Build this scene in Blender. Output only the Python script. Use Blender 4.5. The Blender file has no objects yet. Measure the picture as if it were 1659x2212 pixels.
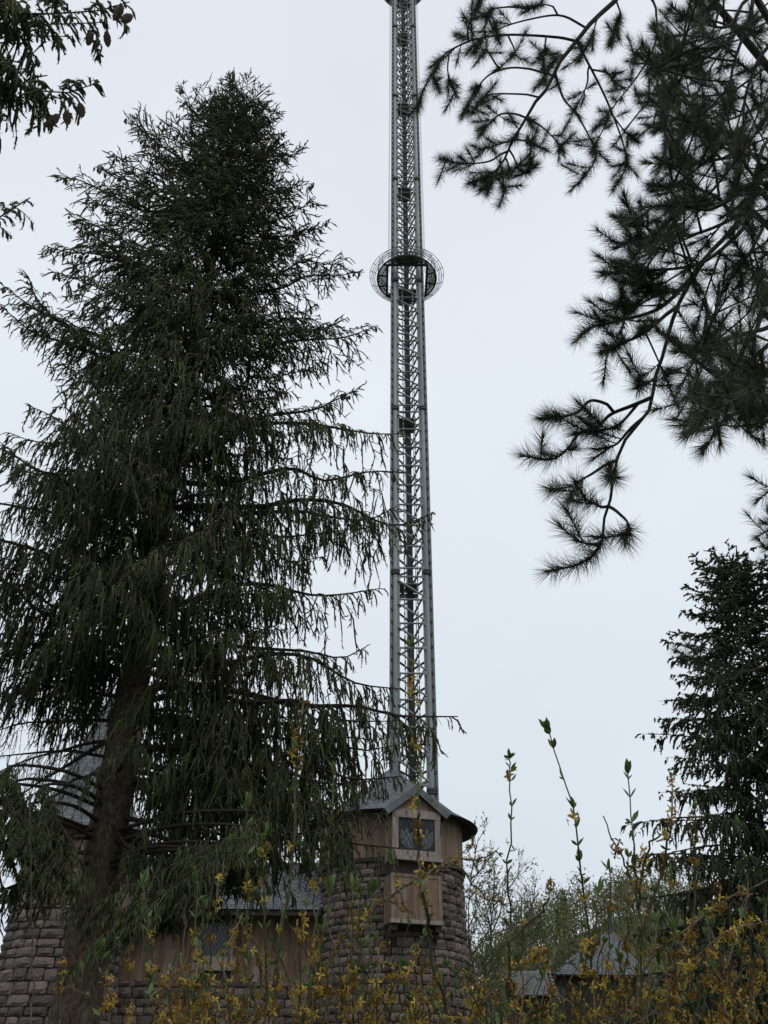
import bpy, bmesh, math, random
import numpy as np
from mathutils import Vector, Matrix

# ------------------------------------------------------------------ camera, sky, sun, exposure
scene = bpy.context.scene
COL = scene.collection
PITCH, ROLL, EYE = math.radians(34.4), math.radians(0.46), Vector((0, 0, 1.6))
CAMR = Matrix.Rotation(math.radians(90) + PITCH, 3, 'X') @ Matrix.Rotation(ROLL, 3, 'Z')
cd = bpy.data.cameras.new('camera'); cam = bpy.data.objects.new('camera', cd); COL.objects.link(cam)
cam.location = EYE; cam.rotation_euler = CAMR.to_euler()
cd.sensor_fit = 'VERTICAL'; cd.sensor_height = 36.0; cd.lens = 36.0 * 1840.0 / 2212.0
cd.clip_start = 0.05; cd.clip_end = 3000
scene.camera = cam

world = bpy.data.worlds.new('World'); scene.world = world; world.use_nodes = True
wn, wl = world.node_tree.nodes, world.node_tree.links
wn.clear()
wo = wn.new('ShaderNodeOutputWorld'); wb = wn.new('ShaderNodeBackground')
sky = wn.new('ShaderNodeTexSky'); sky.sky_type = 'NISHITA'; sky.sun_disc = False
sky.sun_elevation = math.radians(48); sky.sun_rotation = math.radians(150)
sk = wn.new('ShaderNodeVectorMath'); sk.operation = 'SCALE'; sk.inputs['Scale'].default_value = 0.10
wl.new(sky.outputs[0], sk.inputs[0])
tc = wn.new('ShaderNodeTexCoord'); nz = wn.new('ShaderNodeTexNoise')
nz.inputs['Scale'].default_value = 2.2; nz.inputs['Detail'].default_value = 5; nz.inputs['Roughness'].default_value = 0.55
wl.new(tc.outputs['Generated'], nz.inputs['Vector'])
sx_ = wn.new('ShaderNodeSeparateXYZ'); wl.new(tc.outputs['Generated'], sx_.inputs[0])
cr = wn.new('ShaderNodeValToRGB'); ce = cr.color_ramp.elements          # overcast: a little greyer at the horizon, by height only
ce[0].position = 0.0; ce[0].color = (0.70, 0.775, 0.845, 1); ce[1].position = 0.68; ce[1].color = (0.81, 0.872, 0.935, 1)
e3 = ce.new(0.97); e3.color = (0.775, 0.80, 0.875, 1)
wl.new(sx_.outputs[2], cr.inputs['Fac'])
nr = wn.new('ShaderNodeMapRange'); nr.inputs[1].default_value = 0.3; nr.inputs[2].default_value = 0.7; nr.inputs[3].default_value = 0.955; nr.inputs[4].default_value = 1.03
wl.new(nz.outputs['Fac'], nr.inputs[0])
cl_ = wn.new('ShaderNodeVectorMath'); cl_.operation = 'SCALE'; wl.new(cr.outputs[0], cl_.inputs[0]); wl.new(nr.outputs[0], cl_.inputs['Scale'])
mx = wn.new('ShaderNodeMix'); mx.data_type = 'RGBA'; mx.inputs[0].default_value = 0.97      # closed cloud cover
wl.new(sk.outputs[0], mx.inputs[6]); wl.new(cl_.outputs[0], mx.inputs[7])
wl.new(mx.outputs[2], wb.inputs['Color']); wb.inputs['Strength'].default_value = 1.0
wl.new(wb.outputs[0], wo.inputs['Surface'])

sd = bpy.data.lights.new('sun', 'SUN'); sun = bpy.data.objects.new('sun', sd); COL.objects.link(sun)
sd.energy = 0.6; sd.angle = math.radians(25); sd.color = (1, 0.97, 0.93)
sun.location = (10, -10, 40)
sdir = Vector((math.sin(math.radians(150)) * math.cos(math.radians(48)), math.cos(math.radians(150)) * math.cos(math.radians(48)), math.sin(math.radians(48))))
sun.rotation_euler = sdir.to_track_quat('Z', 'Y').to_euler()
vs = scene.view_settings
vs.view_transform = 'Standard'; vs.look = 'None'; vs.exposure = 0.0; vs.gamma = 1.0; vs.use_curve_mapping = False

# ------------------------------------------------------------------ helpers
def _dir(x, y):
    return CAMR @ Vector(((x - 829.5) / 1840.0, -(y - 1106.0) / 1840.0, -1.0))
def at(x, y, Y):            # survey: where a sight line meets the vertical plane at distance Y
    d = _dir(x, y); return EYE + d * (Y / d.y)
def atd(x, y, depth):
    return EYE + _dir(x, y) * depth
def project(P):
    P = np.asarray(P, float).reshape(-1, 3) - np.array(EYE)
    q = P @ np.array(CAMR)
    dz = np.where(q[:, 2] < -1e-3, -q[:, 2], np.nan)
    return np.stack([829.5 + 1840 * q[:, 0] / dz, 1106 - 1840 * q[:, 1] / dz], 1)

def mesh_np(name, V, faces):
    """V (n,3); faces: list of int arrays (m,3) or (m,4)"""
    me = bpy.data.meshes.new(name)
    V = np.ascontiguousarray(V, np.float32)
    faces = [np.asarray(f, np.int32) for f in faces if len(f)]
    me.vertices.add(len(V)); me.vertices.foreach_set('co', V.ravel())
    nl = sum(f.size for f in faces); npoly = sum(len(f) for f in faces)
    me.loops.add(nl); me.polygons.add(npoly)
    li = np.concatenate([f.ravel() for f in faces]) if faces else np.zeros(0, np.int32)
    tot = np.concatenate([np.full(len(f), f.shape[1], np.int32) for f in faces])
    st = np.concatenate([[0], np.cumsum(tot)[:-1]]).astype(np.int32)
    me.loops.foreach_set('vertex_index', li); me.polygons.foreach_set('loop_start', st)
    me.update(calc_edges=True)
    return me

ORG = {}
def org(o): return ORG.get(o.name, np.zeros(3))
def tag(o, label=None, cat=None, group=None, kind=None):
    if label: o['label'] = label
    if cat: o['category'] = cat
    if group: o['group'] = group
    if kind: o['kind'] = kind
    return o
def thing(name, loc, label, cat, group=None):
    o = bpy.data.objects.new(name, None); COL.objects.link(o); o.location = loc
    o.empty_display_size = 0.2
    ORG[o.name] = np.array(loc, float)
    return tag(o, label, cat, group)
def link(name, me, parent=None, mat=None, kind=None):
    """mesh given in world coordinates"""
    o = bpy.data.objects.new(name, me); COL.objects.link(o)
    if mat: me.materials.append(mat)
    if parent is not None:
        o.parent = parent; g = org(parent)
        if np.abs(g).max() > 1e-9:
            me.transform(Matrix.Translation(Vector(-g)))
        ORG[o.name] = g
    if kind: o['kind'] = kind
    return o

class MB:
    def __init__(s): s.v = []; s.f = []
    def add(s, V, F):
        b = len(s.v); s.v += [tuple(p) for p in V]; s.f += [tuple(i + b for i in f) for f in F]; return s
    def box(s, c, h, ax=None):
        c = Vector(c); A = [Vector(a) for a in (ax or ((1,0,0),(0,1,0),(0,0,1)))]
        V = [c + A[0]*h[0]*i + A[1]*h[1]*j + A[2]*h[2]*k for i in (-1,1) for j in (-1,1) for k in (-1,1)]
        return s.add(V, [(0,1,3,2),(4,6,7,5),(0,4,5,1),(2,3,7,6),(0,2,6,4),(1,5,7,3)])
    def bar(s, a, b, w, d=None, up=(0,0,1)):
        a, b = Vector(a), Vector(b); t = (b - a); L = t.length; t.normalize()
        u = t.cross(Vector(up));
        if u.length < 1e-3: u = t.cross(Vector((1,0,0)))
        u.normalize(); n = u.cross(t)
        return s.box((a + b) / 2, (L/2, w/2, (d or w)/2), (t, u, n))
    def tube(s, pts, r, n=8, cap=True):
        pts = [Vector(p) for p in pts]; N = len(pts); b0 = len(s.v)
        rr = r if hasattr(r, '__len__') else [r]*N
        ref = None; V = []; F = []
        for i, p in enumerate(pts):
            t = (pts[min(i+1, N-1)] - pts[max(i-1, 0)]).normalized()
            if ref is None:
                ref = t.cross(Vector((0.13, 0.31, 0.94)))
                if ref.length < 1e-2: ref = t.cross(Vector((1,0,0)))
            u = (ref - t*ref.dot(t)).normalized(); ref = u; w = t.cross(u)
            V += [p + (u*math.cos(2*math.pi*k/n) + w*math.sin(2*math.pi*k/n))*rr[i] for k in range(n)]
        for i in range(N-1):
            for k in range(n):
                k2 = (k+1) % n
                F.append((i*n+k, i*n+k2, (i+1)*n+k2, (i+1)*n+k))
        if cap:
            F.append(tuple(range(n-1, -1, -1))); F.append(tuple((N-1)*n + k for k in range(n)))
        return s.add(V, F)
    def lathe(s, c, prof, n=32, a0=0, a1=2*math.pi):
        c = Vector(c); full = abs(a1 - a0 - 2*math.pi) < 1e-6; m = n if full else n + 1
        V = []; F = []
        for r, z in prof:
            for k in range(m):
                a = a0 + (a1-a0)*k/n
                V.append(c + Vector((r*math.cos(a), r*math.sin(a), z)))
        for i in range(len(prof)-1):
            for k in range(n):
                k2 = (k+1) % m
                F.append((i*m+k, i*m+k2, (i+1)*m+k2, (i+1)*m+k))
        return s.add(V, F)
    def torus(s, c, R, r, n=48, m=5, ax=(1,1)):
        pts = [Vector(c) + Vector((R*math.cos(2*math.pi*k/n), R*math.sin(2*math.pi*k/n), 0)) for k in range(n+1)]
        return s.tube(pts, r, m, False)
    def mesh(s, name, smooth=False):
        me = bpy.data.meshes.new(name); me.from_pydata(s.v, [], s.f); me.update()
        if smooth: me.polygons.foreach_set('use_smooth', [True]*len(me.polygons))
        return me
    def build(s, name, mat, parent=None, smooth=False, kind=None):
        return link(name, s.mesh(name, smooth), parent, mat, kind)

def frame(pos, X, Y, Z, sc=(1,1,1)):
    """(n,4,4) matrices from arrays of axes"""
    n = len(pos); M = np.zeros((n,4,4)); M[:,3,3] = 1
    sc = np.broadcast_to(np.asarray(sc, float), (n,3))
    for k, A in enumerate((X, Y, Z)): M[:,:3,k] = np.broadcast_to(A, (n,3)) * sc[:, k:k+1]
    M[:,:3,3] = pos
    return M
def nrm(a): return a / np.maximum(np.linalg.norm(a, axis=-1, keepdims=True), 1e-9)
def pieces(parent, name, meshes, mats, which, M, nparts, key, rest_name):
    """meshes[i] with own materials; which[k] picks; first nparts by key become parts, the rest one joined part"""
    order = np.argsort(key); g = org(parent)
    for k in order[:nparts]:
        o = bpy.data.objects.new(name, meshes[which[k]]); COL.objects.link(o); o.parent = parent
        m = M[k].copy(); m[:3,3] -= g
        o.matrix_local = Matrix(m.tolist())
    rest = order[nparts:]
    if len(rest) == 0: return
    for mi in range(len(meshes)):
        idx = rest[np.asarray(which)[rest] == mi]
        if len(idx) == 0: continue
        me = meshes[mi]; n = len(me.vertices)
        co = np.zeros(n*3, np.float32); me.vertices.foreach_get('co', co); co = co.reshape(-1,3)
        W = np.einsum('kij,nj->kni', M[idx][:,:3,:3], co) + M[idx][:,None,:3,3]
        quads = np.array([p.vertices[:] for p in me.polygons if len(p.vertices) == 4], np.int32).reshape(-1,4)
        tris = np.array([p.vertices[:] for p in me.polygons if len(p.vertices) == 3], np.int32).reshape(-1,3)
        off = (np.arange(len(idx)) * n)[:,None,None]
        fs = [(quads[None] + off).reshape(-1,4), (tris[None] + off).reshape(-1,3)]
        link(rest_name, mesh_np(rest_name, W.reshape(-1,3), fs), parent, me.materials[0], 'stuff')

# ------------------------------------------------------------------ materials
def mat(name, c1, c2=None, rough=0.8, scale=6.0, detail=6, bump=0.0, bscale=None, metal=0.0, per=0.0, stretch=(1,1,1), spec=0.3, coords='Object', trans=0.0, speck=None, dead=None):
    m = bpy.data.materials.new(name); m.use_nodes = True; N, L = m.node_tree.nodes, m.node_tree.links
    b = N['Principled BSDF']; b.inputs['Roughness'].default_value = rough; b.inputs['Metallic'].default_value = metal
    b.inputs['Specular IOR Level'].default_value = spec
    c2 = c2 or c1
    t = N.new('ShaderNodeTexCoord'); mp = N.new('ShaderNodeMapping'); mp.inputs['Scale'].default_value = stretch
    ob_ = N.new('ShaderNodeObjectInfo'); of_ = N.new('ShaderNodeVectorMath'); of_.operation = 'MULTIPLY_ADD'      # each piece gets its own patch of grain
    cv_ = N.new('ShaderNodeCombineXYZ'); L.new(ob_.outputs['Random'], cv_.inputs[0]); L.new(ob_.outputs['Random'], cv_.inputs[1]); L.new(ob_.outputs['Random'], cv_.inputs[2])
    L.new(cv_.outputs[0], of_.inputs[0]); of_.inputs[1].default_value = (37, 53, 41); L.new(t.outputs[coords], of_.inputs[2]); L.new(of_.outputs[0], mp.inputs['Vector'])
    n = N.new('ShaderNodeTexNoise'); n.inputs['Scale'].default_value = scale; n.inputs['Detail'].default_value = detail
    n.inputs['Roughness'].default_value = 0.62
    L.new(mp.outputs[0], n.inputs['Vector'])
    r = N.new('ShaderNodeValToRGB'); r.color_ramp.elements[0].position = 0.32; r.color_ramp.elements[1].position = 0.68
    r.color_ramp.elements[0].color = (*c1, 1); r.color_ramp.elements[1].color = (*c2, 1)
    L.new(n.outputs['Fac'], r.inputs['Fac'])
    col = r.outputs[0]
    if speck:
        n3 = N.new('ShaderNodeTexNoise'); n3.inputs['Scale'].default_value = speck[1]; n3.inputs['Detail'].default_value = 5
        L.new(mp.outputs[0], n3.inputs['Vector'])
        r3 = N.new('ShaderNodeValToRGB'); r3.color_ramp.elements[0].position = speck[2]; r3.color_ramp.elements[1].position = speck[2] + 0.1
        L.new(n3.outputs['Fac'], r3.inputs['Fac'])
        x = N.new('ShaderNodeMix'); x.data_type = 'RGBA'; L.new(r3.outputs[0], x.inputs[0]); L.new(col, x.inputs[6])
        x.inputs[7].default_value = (*speck[0], 1); col = x.outputs[2]
    if per > 0:
        oi = N.new('ShaderNodeObjectInfo'); ge = N.new('ShaderNodeNewGeometry')
        ad = N.new('ShaderNodeMath'); ad.operation = 'ADD'; fr = N.new('ShaderNodeMath'); fr.operation = 'FRACT'
        L.new(oi.outputs['Random'], ad.inputs[0]); L.new(ge.outputs['Random Per Island'], ad.inputs[1]); L.new(ad.outputs[0], fr.inputs[0])
        mr = N.new('ShaderNodeMapRange'); mr.inputs[3].default_value = 1 - per; mr.inputs[4].default_value = 1 + per
        L.new(fr.outputs[0], mr.inputs[0])
        if dead:      # a share of dry brown pieces among the fresh ones
            gt = N.new('ShaderNodeMath'); gt.operation = 'GREATER_THAN'; gt.inputs[1].default_value = 1 - dead[1]; L.new(fr.outputs[0], gt.inputs[0])
            xd = N.new('ShaderNodeMix'); xd.data_type = 'RGBA'; L.new(gt.outputs[0], xd.inputs[0]); L.new(col, xd.inputs[6]); xd.inputs[7].default_value = (*dead[0], 1); col = xd.outputs[2]
        h = N.new('ShaderNodeHueSaturation'); L.new(mr.outputs[0], h.inputs['Value']); L.new(col, h.inputs['Color']); col = h.outputs[0]
    L.new(col, b.inputs['Base Color'])
    if bump > 0:
        n2 = N.new('ShaderNodeTexNoise'); n2.inputs['Scale'].default_value = bscale or scale*3; n2.inputs['Detail'].default_value = 6
        L.new(mp.outputs[0], n2.inputs['Vector'])
        bp = N.new('ShaderNodeBump'); bp.inputs['Strength'].default_value = bump; bp.inputs['Distance'].default_value = 0.03
        L.new(n2.outputs['Fac'], bp.inputs['Height']); L.new(bp.outputs[0], b.inputs['Normal'])
    if trans > 0:
        tr = N.new('ShaderNodeBsdfTranslucent'); ms = N.new('ShaderNodeMixShader'); ms.inputs[0].default_value = trans
        L.new(col, tr.inputs['Color']); L.new(b.outputs[0], ms.inputs[1]); L.new(tr.outputs[0], ms.inputs[2])
        L.new(ms.outputs[0], N['Material Output'].inputs['Surface'])
    return m

M = {}
M['steel'] = mat('galvanised_steel', (0.13,0.145,0.15), (0.25,0.265,0.265), 0.5, 1.2, bump=0.05, bscale=9, metal=0.35, stretch=(1,1,0.15), spec=0.5)
M['steel2'] = mat('grey_painted_steel', (0.13,0.14,0.15), (0.2,0.21,0.215), 0.55, 2.0, metal=0.2, per=0.15)
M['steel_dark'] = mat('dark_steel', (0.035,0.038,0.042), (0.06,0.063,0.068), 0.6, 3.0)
M['wire'] = mat('steel_wire', (0.25,0.26,0.28), None, 0.5, metal=0.3)
M['cable'] = mat('pale_cable', (0.55,0.56,0.57), None, 0.5)
M['deck'] = mat('grey_deck_plate', (0.12,0.125,0.135), (0.18,0.185,0.2), 0.7, 3)
M['stone'] = mat('rough_brown_grey_stone', (0.104,0.080,0.073), (0.188,0.147,0.133), 0.92, 5, bump=0.6, bscale=12, per=0.45, spec=0.15, speck=((0.07,0.068,0.06), 2.2, 0.56))
M['mortar'] = mat('dark_mortar', (0.06,0.055,0.05), (0.10,0.09,0.085), 0.95, 8)
M['wood'] = mat('weathered_brown_board', (0.115,0.072,0.05), (0.235,0.16,0.118), 0.85, 7, bump=0.25, bscale=22, per=0.22, stretch=(3,3,0.25), spec=0.15, speck=((0.21,0.18,0.155), 1.6, 0.53))
M['wood_grey'] = mat('grey_weathered_timber', (0.17,0.14,0.12), (0.31,0.265,0.235), 0.85, 6, bump=0.25, bscale=20, per=0.15, stretch=(2,2,0.3), spec=0.15, speck=((0.10,0.07,0.05), 4.0, 0.57))
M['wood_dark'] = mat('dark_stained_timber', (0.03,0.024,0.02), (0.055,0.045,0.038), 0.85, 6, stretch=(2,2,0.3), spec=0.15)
M['slate'] = mat('blue_grey_slate', (0.075,0.083,0.094), (0.145,0.157,0.172), 0.6, 3, bump=0.2, bscale=14, per=0.22, spec=0.35, speck=((0.11,0.115,0.085), 1.5, 0.55))
M['roof_base'] = mat('roof_underlay', (0.05,0.05,0.052), None, 0.9)
M['glass'] = mat('dark_window_glass', (0.02,0.024,0.028), (0.035,0.04,0.045), 0.12, 2, spec=0.5)
M['etched'] = mat('blue_grey_etched_glass', (0.08,0.09,0.10), (0.12,0.135,0.15), 0.4, 3)
M['lead'] = mat('lead_came', (0.05,0.05,0.052), None, 0.6)
M['bark'] = mat('spruce_bark', (0.032,0.024,0.019), (0.150,0.112,0.086), 0.95, 26, 8, bump=1.0, bscale=30, stretch=(1,1,0.5), spec=0.1, speck=((0.11,0.12,0.09), 7, 0.6))
M['limb'] = mat('dark_limb_bark', (0.028,0.024,0.02), (0.055,0.046,0.038), 0.95, 9, bump=0.3, spec=0.1)
M['pine_limb'] = mat('pine_limb_bark', (0.04,0.036,0.034), (0.075,0.066,0.06), 0.95, 12, bump=0.5, bscale=40, spec=0.1)
M['spruce'] = mat('spruce_needles', (0.034,0.045,0.020), (0.092,0.108,0.045), 0.75, 1.4, 4, per=0.42, spec=0.2, dead=((0.062,0.046,0.028), 0.14))
M['spruce_far'] = mat('dull_spruce_needles', (0.036,0.042,0.024), (0.072,0.078,0.040), 0.8, 0.9, 4, per=0.3, spec=0.15)
M['pine'] = mat('pine_needles', (0.045,0.055,0.036), (0.09,0.10,0.06), 0.6, 2.0, 3, per=0.4, spec=0.3, dead=((0.11,0.08,0.04), 0.08))
M['cone'] = mat('brown_spruce_cone', (0.045,0.03,0.022), (0.085,0.058,0.042), 0.8, 30, per=0.25, spec=0.2)
M['yellow'] = mat('yellow_petal', (0.42,0.28,0.04), (0.58,0.42,0.10), 0.6, 8, per=0.25, trans=0.3, spec=0.2)
M['withered'] = mat('withered_ochre_petal', (0.16,0.085,0.022), (0.33,0.19,0.045), 0.8, 8, per=0.4, trans=0.15, spec=0.1)
M['leaf'] = mat('young_green_leaf', (0.075,0.12,0.035), (0.13,0.19,0.055), 0.5, 6, per=0.3, trans=0.25, spec=0.35)
M['cane'] = mat('brown_cane', (0.075,0.058,0.042), (0.15,0.12,0.09), 0.85, 20, per=0.25, spec=0.15)
M['grass'] = mat('short_grass', (0.05,0.07,0.025), (0.09,0.11,0.045), 0.95, 1.5)
M['hill'] = mat('leaf_litter_slope', (0.06,0.058,0.035), (0.11,0.11,0.05), 0.95, 0.12)
M['woodland'] = mat('budding_woodland', (0.11,0.10,0.062), (0.19,0.195,0.085), 0.9, 0.06, 3, per=0.35, spec=0.05, trans=0.2)
M['twig'] = mat('bare_twig', (0.07,0.062,0.05), (0.12,0.105,0.085), 0.9, 4, spec=0.1)
M['bud'] = mat('pale_green_bud_leaf', (0.11,0.14,0.045), (0.19,0.22,0.08), 0.7, 1.0, per=0.35, trans=0.3, spec=0.1)
rs = np.random.default_rng(7)
random.seed(7)

# ------------------------------------------------------------------ ground and hill
def ground_z(x, y):
    """flat lawn, rising to a wooded hill on the right and far behind"""
    x, y = np.asarray(x, float), np.asarray(y, float)
    r = np.clip((y - 34) / 26, 0, 1); r = r*r*(3 - 2*r)
    rx = np.clip((x - 4) / 10, 0, 1)
    near = 2.6 * r * rx
    t = np.clip((y - 85) / 95, 0, 1); t = t*t*(3 - 2*t)
    w = np.clip((x + 10) / 70, 0, 1); w = w*w*(3 - 2*w)
    return near + t * (5 + 25 * w + 2.0*np.sin(x*0.05 + 1))
gx = np.concatenate([np.linspace(-900, -120, 9), np.linspace(-100, 160, 66), np.linspace(180, 900, 9)])
gy = np.concatenate([np.linspace(-300, -10, 5), np.linspace(0, 220, 67), np.linspace(250, 1500, 9)])
GX, GY = np.meshgrid(gx, gy)
V = np.stack([GX, GY, ground_z(GX, GY)], -1).reshape(-1, 3)
nx, ny = len(gx), len(gy)
I = np.arange(nx*ny).reshape(ny, nx)
F = np.stack([I[:-1,:-1], I[:-1,1:], I[1:,1:], I[1:,:-1]], -1).reshape(-1, 4)
tag(link('ground', mesh_np('ground', V, [F]), None, M['grass']), kind='structure')

# ------------------------------------------------------------------ drop tower
TX = at(893, 1690, 41.6).x; TY = 42.0
tower = thing('drop_tower', (TX, TY, 0), 'tall grey steel lattice drop tower rising behind the round stone turret', 'ride tower')
HALF = (at(945, 1690, 41.3).x - at(839, 1690, 41.3).x) / 2
LX = HALF * 0.745; LY = TY - 0.72; BY = TY + 0.72; TOPZ = 99.0
MOD0 = 1.6 + 42*0.576 - 12.15*2; MODH = 12.12
for s in (-1, 1):
    leg = MB().tube([(TX + s*LX, LY, 0), (TX + s*LX, LY, TOPZ)], HALF*0.145, 18, True).build('leg', M['steel'], tower)
    for k in range(8):
        z = MOD0 + k*MODH
        if z < 4: continue
        f = MB().lathe((TX + s*LX, LY, z), [(HALF*0.14, -0.13), (HALF*0.235, -0.13), (HALF*0.235, -0.02), (HALF*0.2, 0), (HALF*0.235, 0.02), (HALF*0.235, 0.13), (HALF*0.14, 0.13)], 18)
        f.build('flange', M['steel_dark'], leg)
    rail = MB().box((TX + s*HALF*0.90, LY - 0.02, TOPZ/2), (HALF*0.05, 0.035, TOPZ/2))
    rail.box((TX + s*HALF*0.975, LY - 0.06, TOPZ/2), (HALF*0.025, 0.13, TOPZ/2))
    rail.build('guide_rail', M['steel2'], tower)
    MB().box((TX + s*HALF*0.93, LY - 0.11, TOPZ/2), (0.02, 0.02, TOPZ/2)).build('rail_strip', M['wire'], tower)
    MB().box((TX + s*HALF*0.57, LY + 0.05, TOPZ/2), (HALF*0.035, 0.05, TOPZ/2)).build('gusset_strip', M['steel'], tower)
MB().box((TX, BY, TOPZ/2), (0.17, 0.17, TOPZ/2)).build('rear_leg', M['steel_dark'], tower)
bm = MB().box((0,0,0), (0.055, 0.05, 0.055)).box((0,-0.06,0), (0.035, 0.03, 0.08)).mesh('rail_bracket'); bm.materials.append(M['steel_dark'])
zs = np.arange(8.6, TOPZ - 1, 0.74)
pos = np.array([[TX + s*HALF*0.905, LY - 0.09, z] for s in (-1, 1) for z in zs])
pieces(tower, 'rail_bracket', [bm], None, np.zeros(len(pos), int), frame(pos, (1,0,0), (0,1,0), (0,0,1)), 300, pos[:,2], 'rail_bracket_row')
# bracing: three faces, bays of about 1.45 m
fl, fr_, bk = Vector((TX - LX, LY, 0)), Vector((TX + LX, LY, 0)), Vector((TX, BY, 0))
def unit_bar(r):
    me = MB().tube([(0,0,-0.5), (0,0,0.5)], r, 6).mesh('brace'); return me
mb_h = unit_bar(0.055); mb_h.materials.append(M['steel'])
mb_d = unit_bar(0.055); mb_d.materials.append(M['steel'])
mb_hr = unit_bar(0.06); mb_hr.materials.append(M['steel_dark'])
def bar_mats(segs):
    A = np.array([[list(a), list(b)] for a, b in segs]); d = A[:,1] - A[:,0]; L = np.linalg.norm(d, axis=1)
    Z = nrm(d); X = nrm(np.cross(Z, np.array([0.0, 1.0, 0.02]))); Y = np.cross(Z, X)
    return frame(A.mean(1), X, Y, Z, np.stack([np.ones(len(L)), np.ones(len(L)), L], 1))
H_, D_, HR, DR = [], [], [], []
up = lambda p, z: (p.x, p.y, z)
levels = []
for k in range(8):
    z0 = MOD0 + k*MODH
    for j in range(9):
        levels.append(z0 + 0.28 + j * (MODH - 0.56) / 8)
levels = sorted(z for z in levels if 6.5 < z < TOPZ)
off = Vector((0, -0.08, 0))
for i, z in enumerate(levels):
    H_.append((up(fl + off, z), up(fr_ + off, z)))
    zr = z - 0.62
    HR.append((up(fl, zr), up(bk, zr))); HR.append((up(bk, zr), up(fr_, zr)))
    if i + 1 < len(levels):
        dz = levels[i+1] - z
        if dz < 0.8: continue
        D_.append((up(fl + off, z + dz - 0.12), up(fr_ + off, z + 0.10)))
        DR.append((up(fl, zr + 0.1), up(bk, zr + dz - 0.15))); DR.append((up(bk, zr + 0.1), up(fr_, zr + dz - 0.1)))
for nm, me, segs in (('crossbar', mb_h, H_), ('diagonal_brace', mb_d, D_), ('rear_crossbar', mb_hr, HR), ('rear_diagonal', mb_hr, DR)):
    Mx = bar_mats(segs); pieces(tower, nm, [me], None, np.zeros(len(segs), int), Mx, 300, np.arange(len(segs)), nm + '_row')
# gusset plates where the braces meet the legs
gp = MB().box((0,0,0), (0.10, 0.02, 0.12)).mesh('gusset_plate'); gp.materials.append(M['steel'])
pos = np.array([[TX + s*(LX - HALF*0.17), LY - 0.10, z + (0.02 if s > 0 else -0.06)] for z in levels for s in (-1, 1)])
pieces(tower, 'gusset_plate', [gp], None, np.zeros(len(pos), int), frame(pos, (1,0,0), (0,1,0), (0,0,1)), 300, pos[:,2], 'gusset_plate_row')
# service landings inside the lattice at every flange
for k in range(1, 8):
    z = MOD0 + k*MODH - 0.5
    p = MB().box((TX - 0.18, TY + 0.1, z), (LX*0.72, 0.52, 0.03)).box((TX - 0.18, TY + 0.62, z - 0.22), (LX*0.72, 0.03, 0.14))
    p.build('service_landing', M['deck'], tower)
# two pale cables with dark clamps running up the front
for cx in (-0.30, 0.31):
    c = MB().tube([(TX + cx*HALF, LY + 0.15, 0), (TX + cx*HALF, LY + 0.15, TOPZ)], 0.028, 6).build('lift_cable', M['cable'], tower)
    cl = MB()
    for z in np.arange(8.5, TOPZ, 0.36): cl.box((TX + cx*HALF, LY + 0.15, z), (0.036, 0.036, 0.085))
    cl.build('cable_clamps', M['steel_dark'], c, kind='stuff')
    MB().tube([(TX + cx*HALF*0.72 + 0.03, LY + 0.75, 0), (TX + cx*HALF*0.72 + 0.03, LY + 0.75, TOPZ)], 0.02, 5).build('lift_cable', M['steel_dark'], tower)
# platform ring with a flared cage
PZ = at(870, 603, 42).z
platform = thing('viewing_ring', (TX, TY, PZ), 'grey round maintenance platform with flared ring cage halfway up the drop tower', 'platform')
R1 = HALF*1.84; R2 = HALF*2.29; Rin = HALF*1.36
nseg = 48
V, F = [], []
def inner(a):      # square hole with cut corners
    c, s_ = abs(math.cos(a)), abs(math.sin(a)); return min(HALF*1.22 / max(c, s_), HALF*1.5)
for k in range(nseg):
    a = 2*math.pi*k/nseg; c, s_ = math.cos(a), math.sin(a); ri = inner(a)
    for r, z in ((ri, 0), (R1, 0), (R1, 0.09), (ri, 0.09)): V.append((TX + r*c, TY + r*s_, PZ + z))
for k in range(nseg):
    q = ((k + 1) % nseg)*4; p = k*4
    for j in range(4): F.append((p + j, p + (j+1) % 4, q + (j+1) % 4, q + j))
gr = MB(); xg = -R1 + 0.04
while xg < R1:      # open grating, bars with gaps
    ye = math.sqrt(max(R1*R1 - xg*xg, 0)); segs = [(-ye, ye)] if abs(xg) > HALF*1.22 else [(-ye, -HALF*1.22), (HALF*1.22, ye)]
    for a_, b_ in segs:
        if b_ - a_ > 0.05: gr.box((TX + xg, TY + (a_ + b_)/2, PZ + 0.03), (0.033, (b_ - a_)/2, 0.02))
    xg += 0.078
gr.build('deck_grating', M['steel'], platform)
b = MB()
b.torus((TX, TY, PZ - 0.02), R1 - 0.02, 0.06, 56, 6).build('deck_rim', M['steel_dark'], platform)
MB().torus((TX, TY, PZ - 0.06), R1*0.84, 0.025, 56, 5).build('under_ring', M['steel_dark'], platform)
for k in range(12):
    a = math.radians(11 + 30*k); c, s_ = math.cos(a), math.sin(a)
    MB().bar((TX + inner(a)*c, TY + inner(a)*s_, PZ - 0.07), (TX + R1*c, TY + R1*s_, PZ - 0.07), 0.07, 0.1).build('radial_beam', M['steel_dark'], platform)
    a2 = a + math.radians(30)
    MB().bar((TX + inner(a)*c, TY + inner(a)*s_, PZ - 0.05), (TX + R1*math.cos(a2), TY + R1*math.sin(a2), PZ - 0.05), 0.03).build('cross_stay', M['steel_dark'], platform)
sq = HALF*1.2
for (x0, y0, x1, y1) in ((-1,-1,1,-1), (1,-1,1,1), (1,1,-1,1), (-1,1,-1,-1)):
    MB().bar((TX + x0*sq, TY + y0*sq, PZ - 0.14), (TX + x1*sq, TY + y1*sq, PZ - 0.14), 0.13, 0.16).build('frame_beam', M['steel_dark'], platform)
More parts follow.
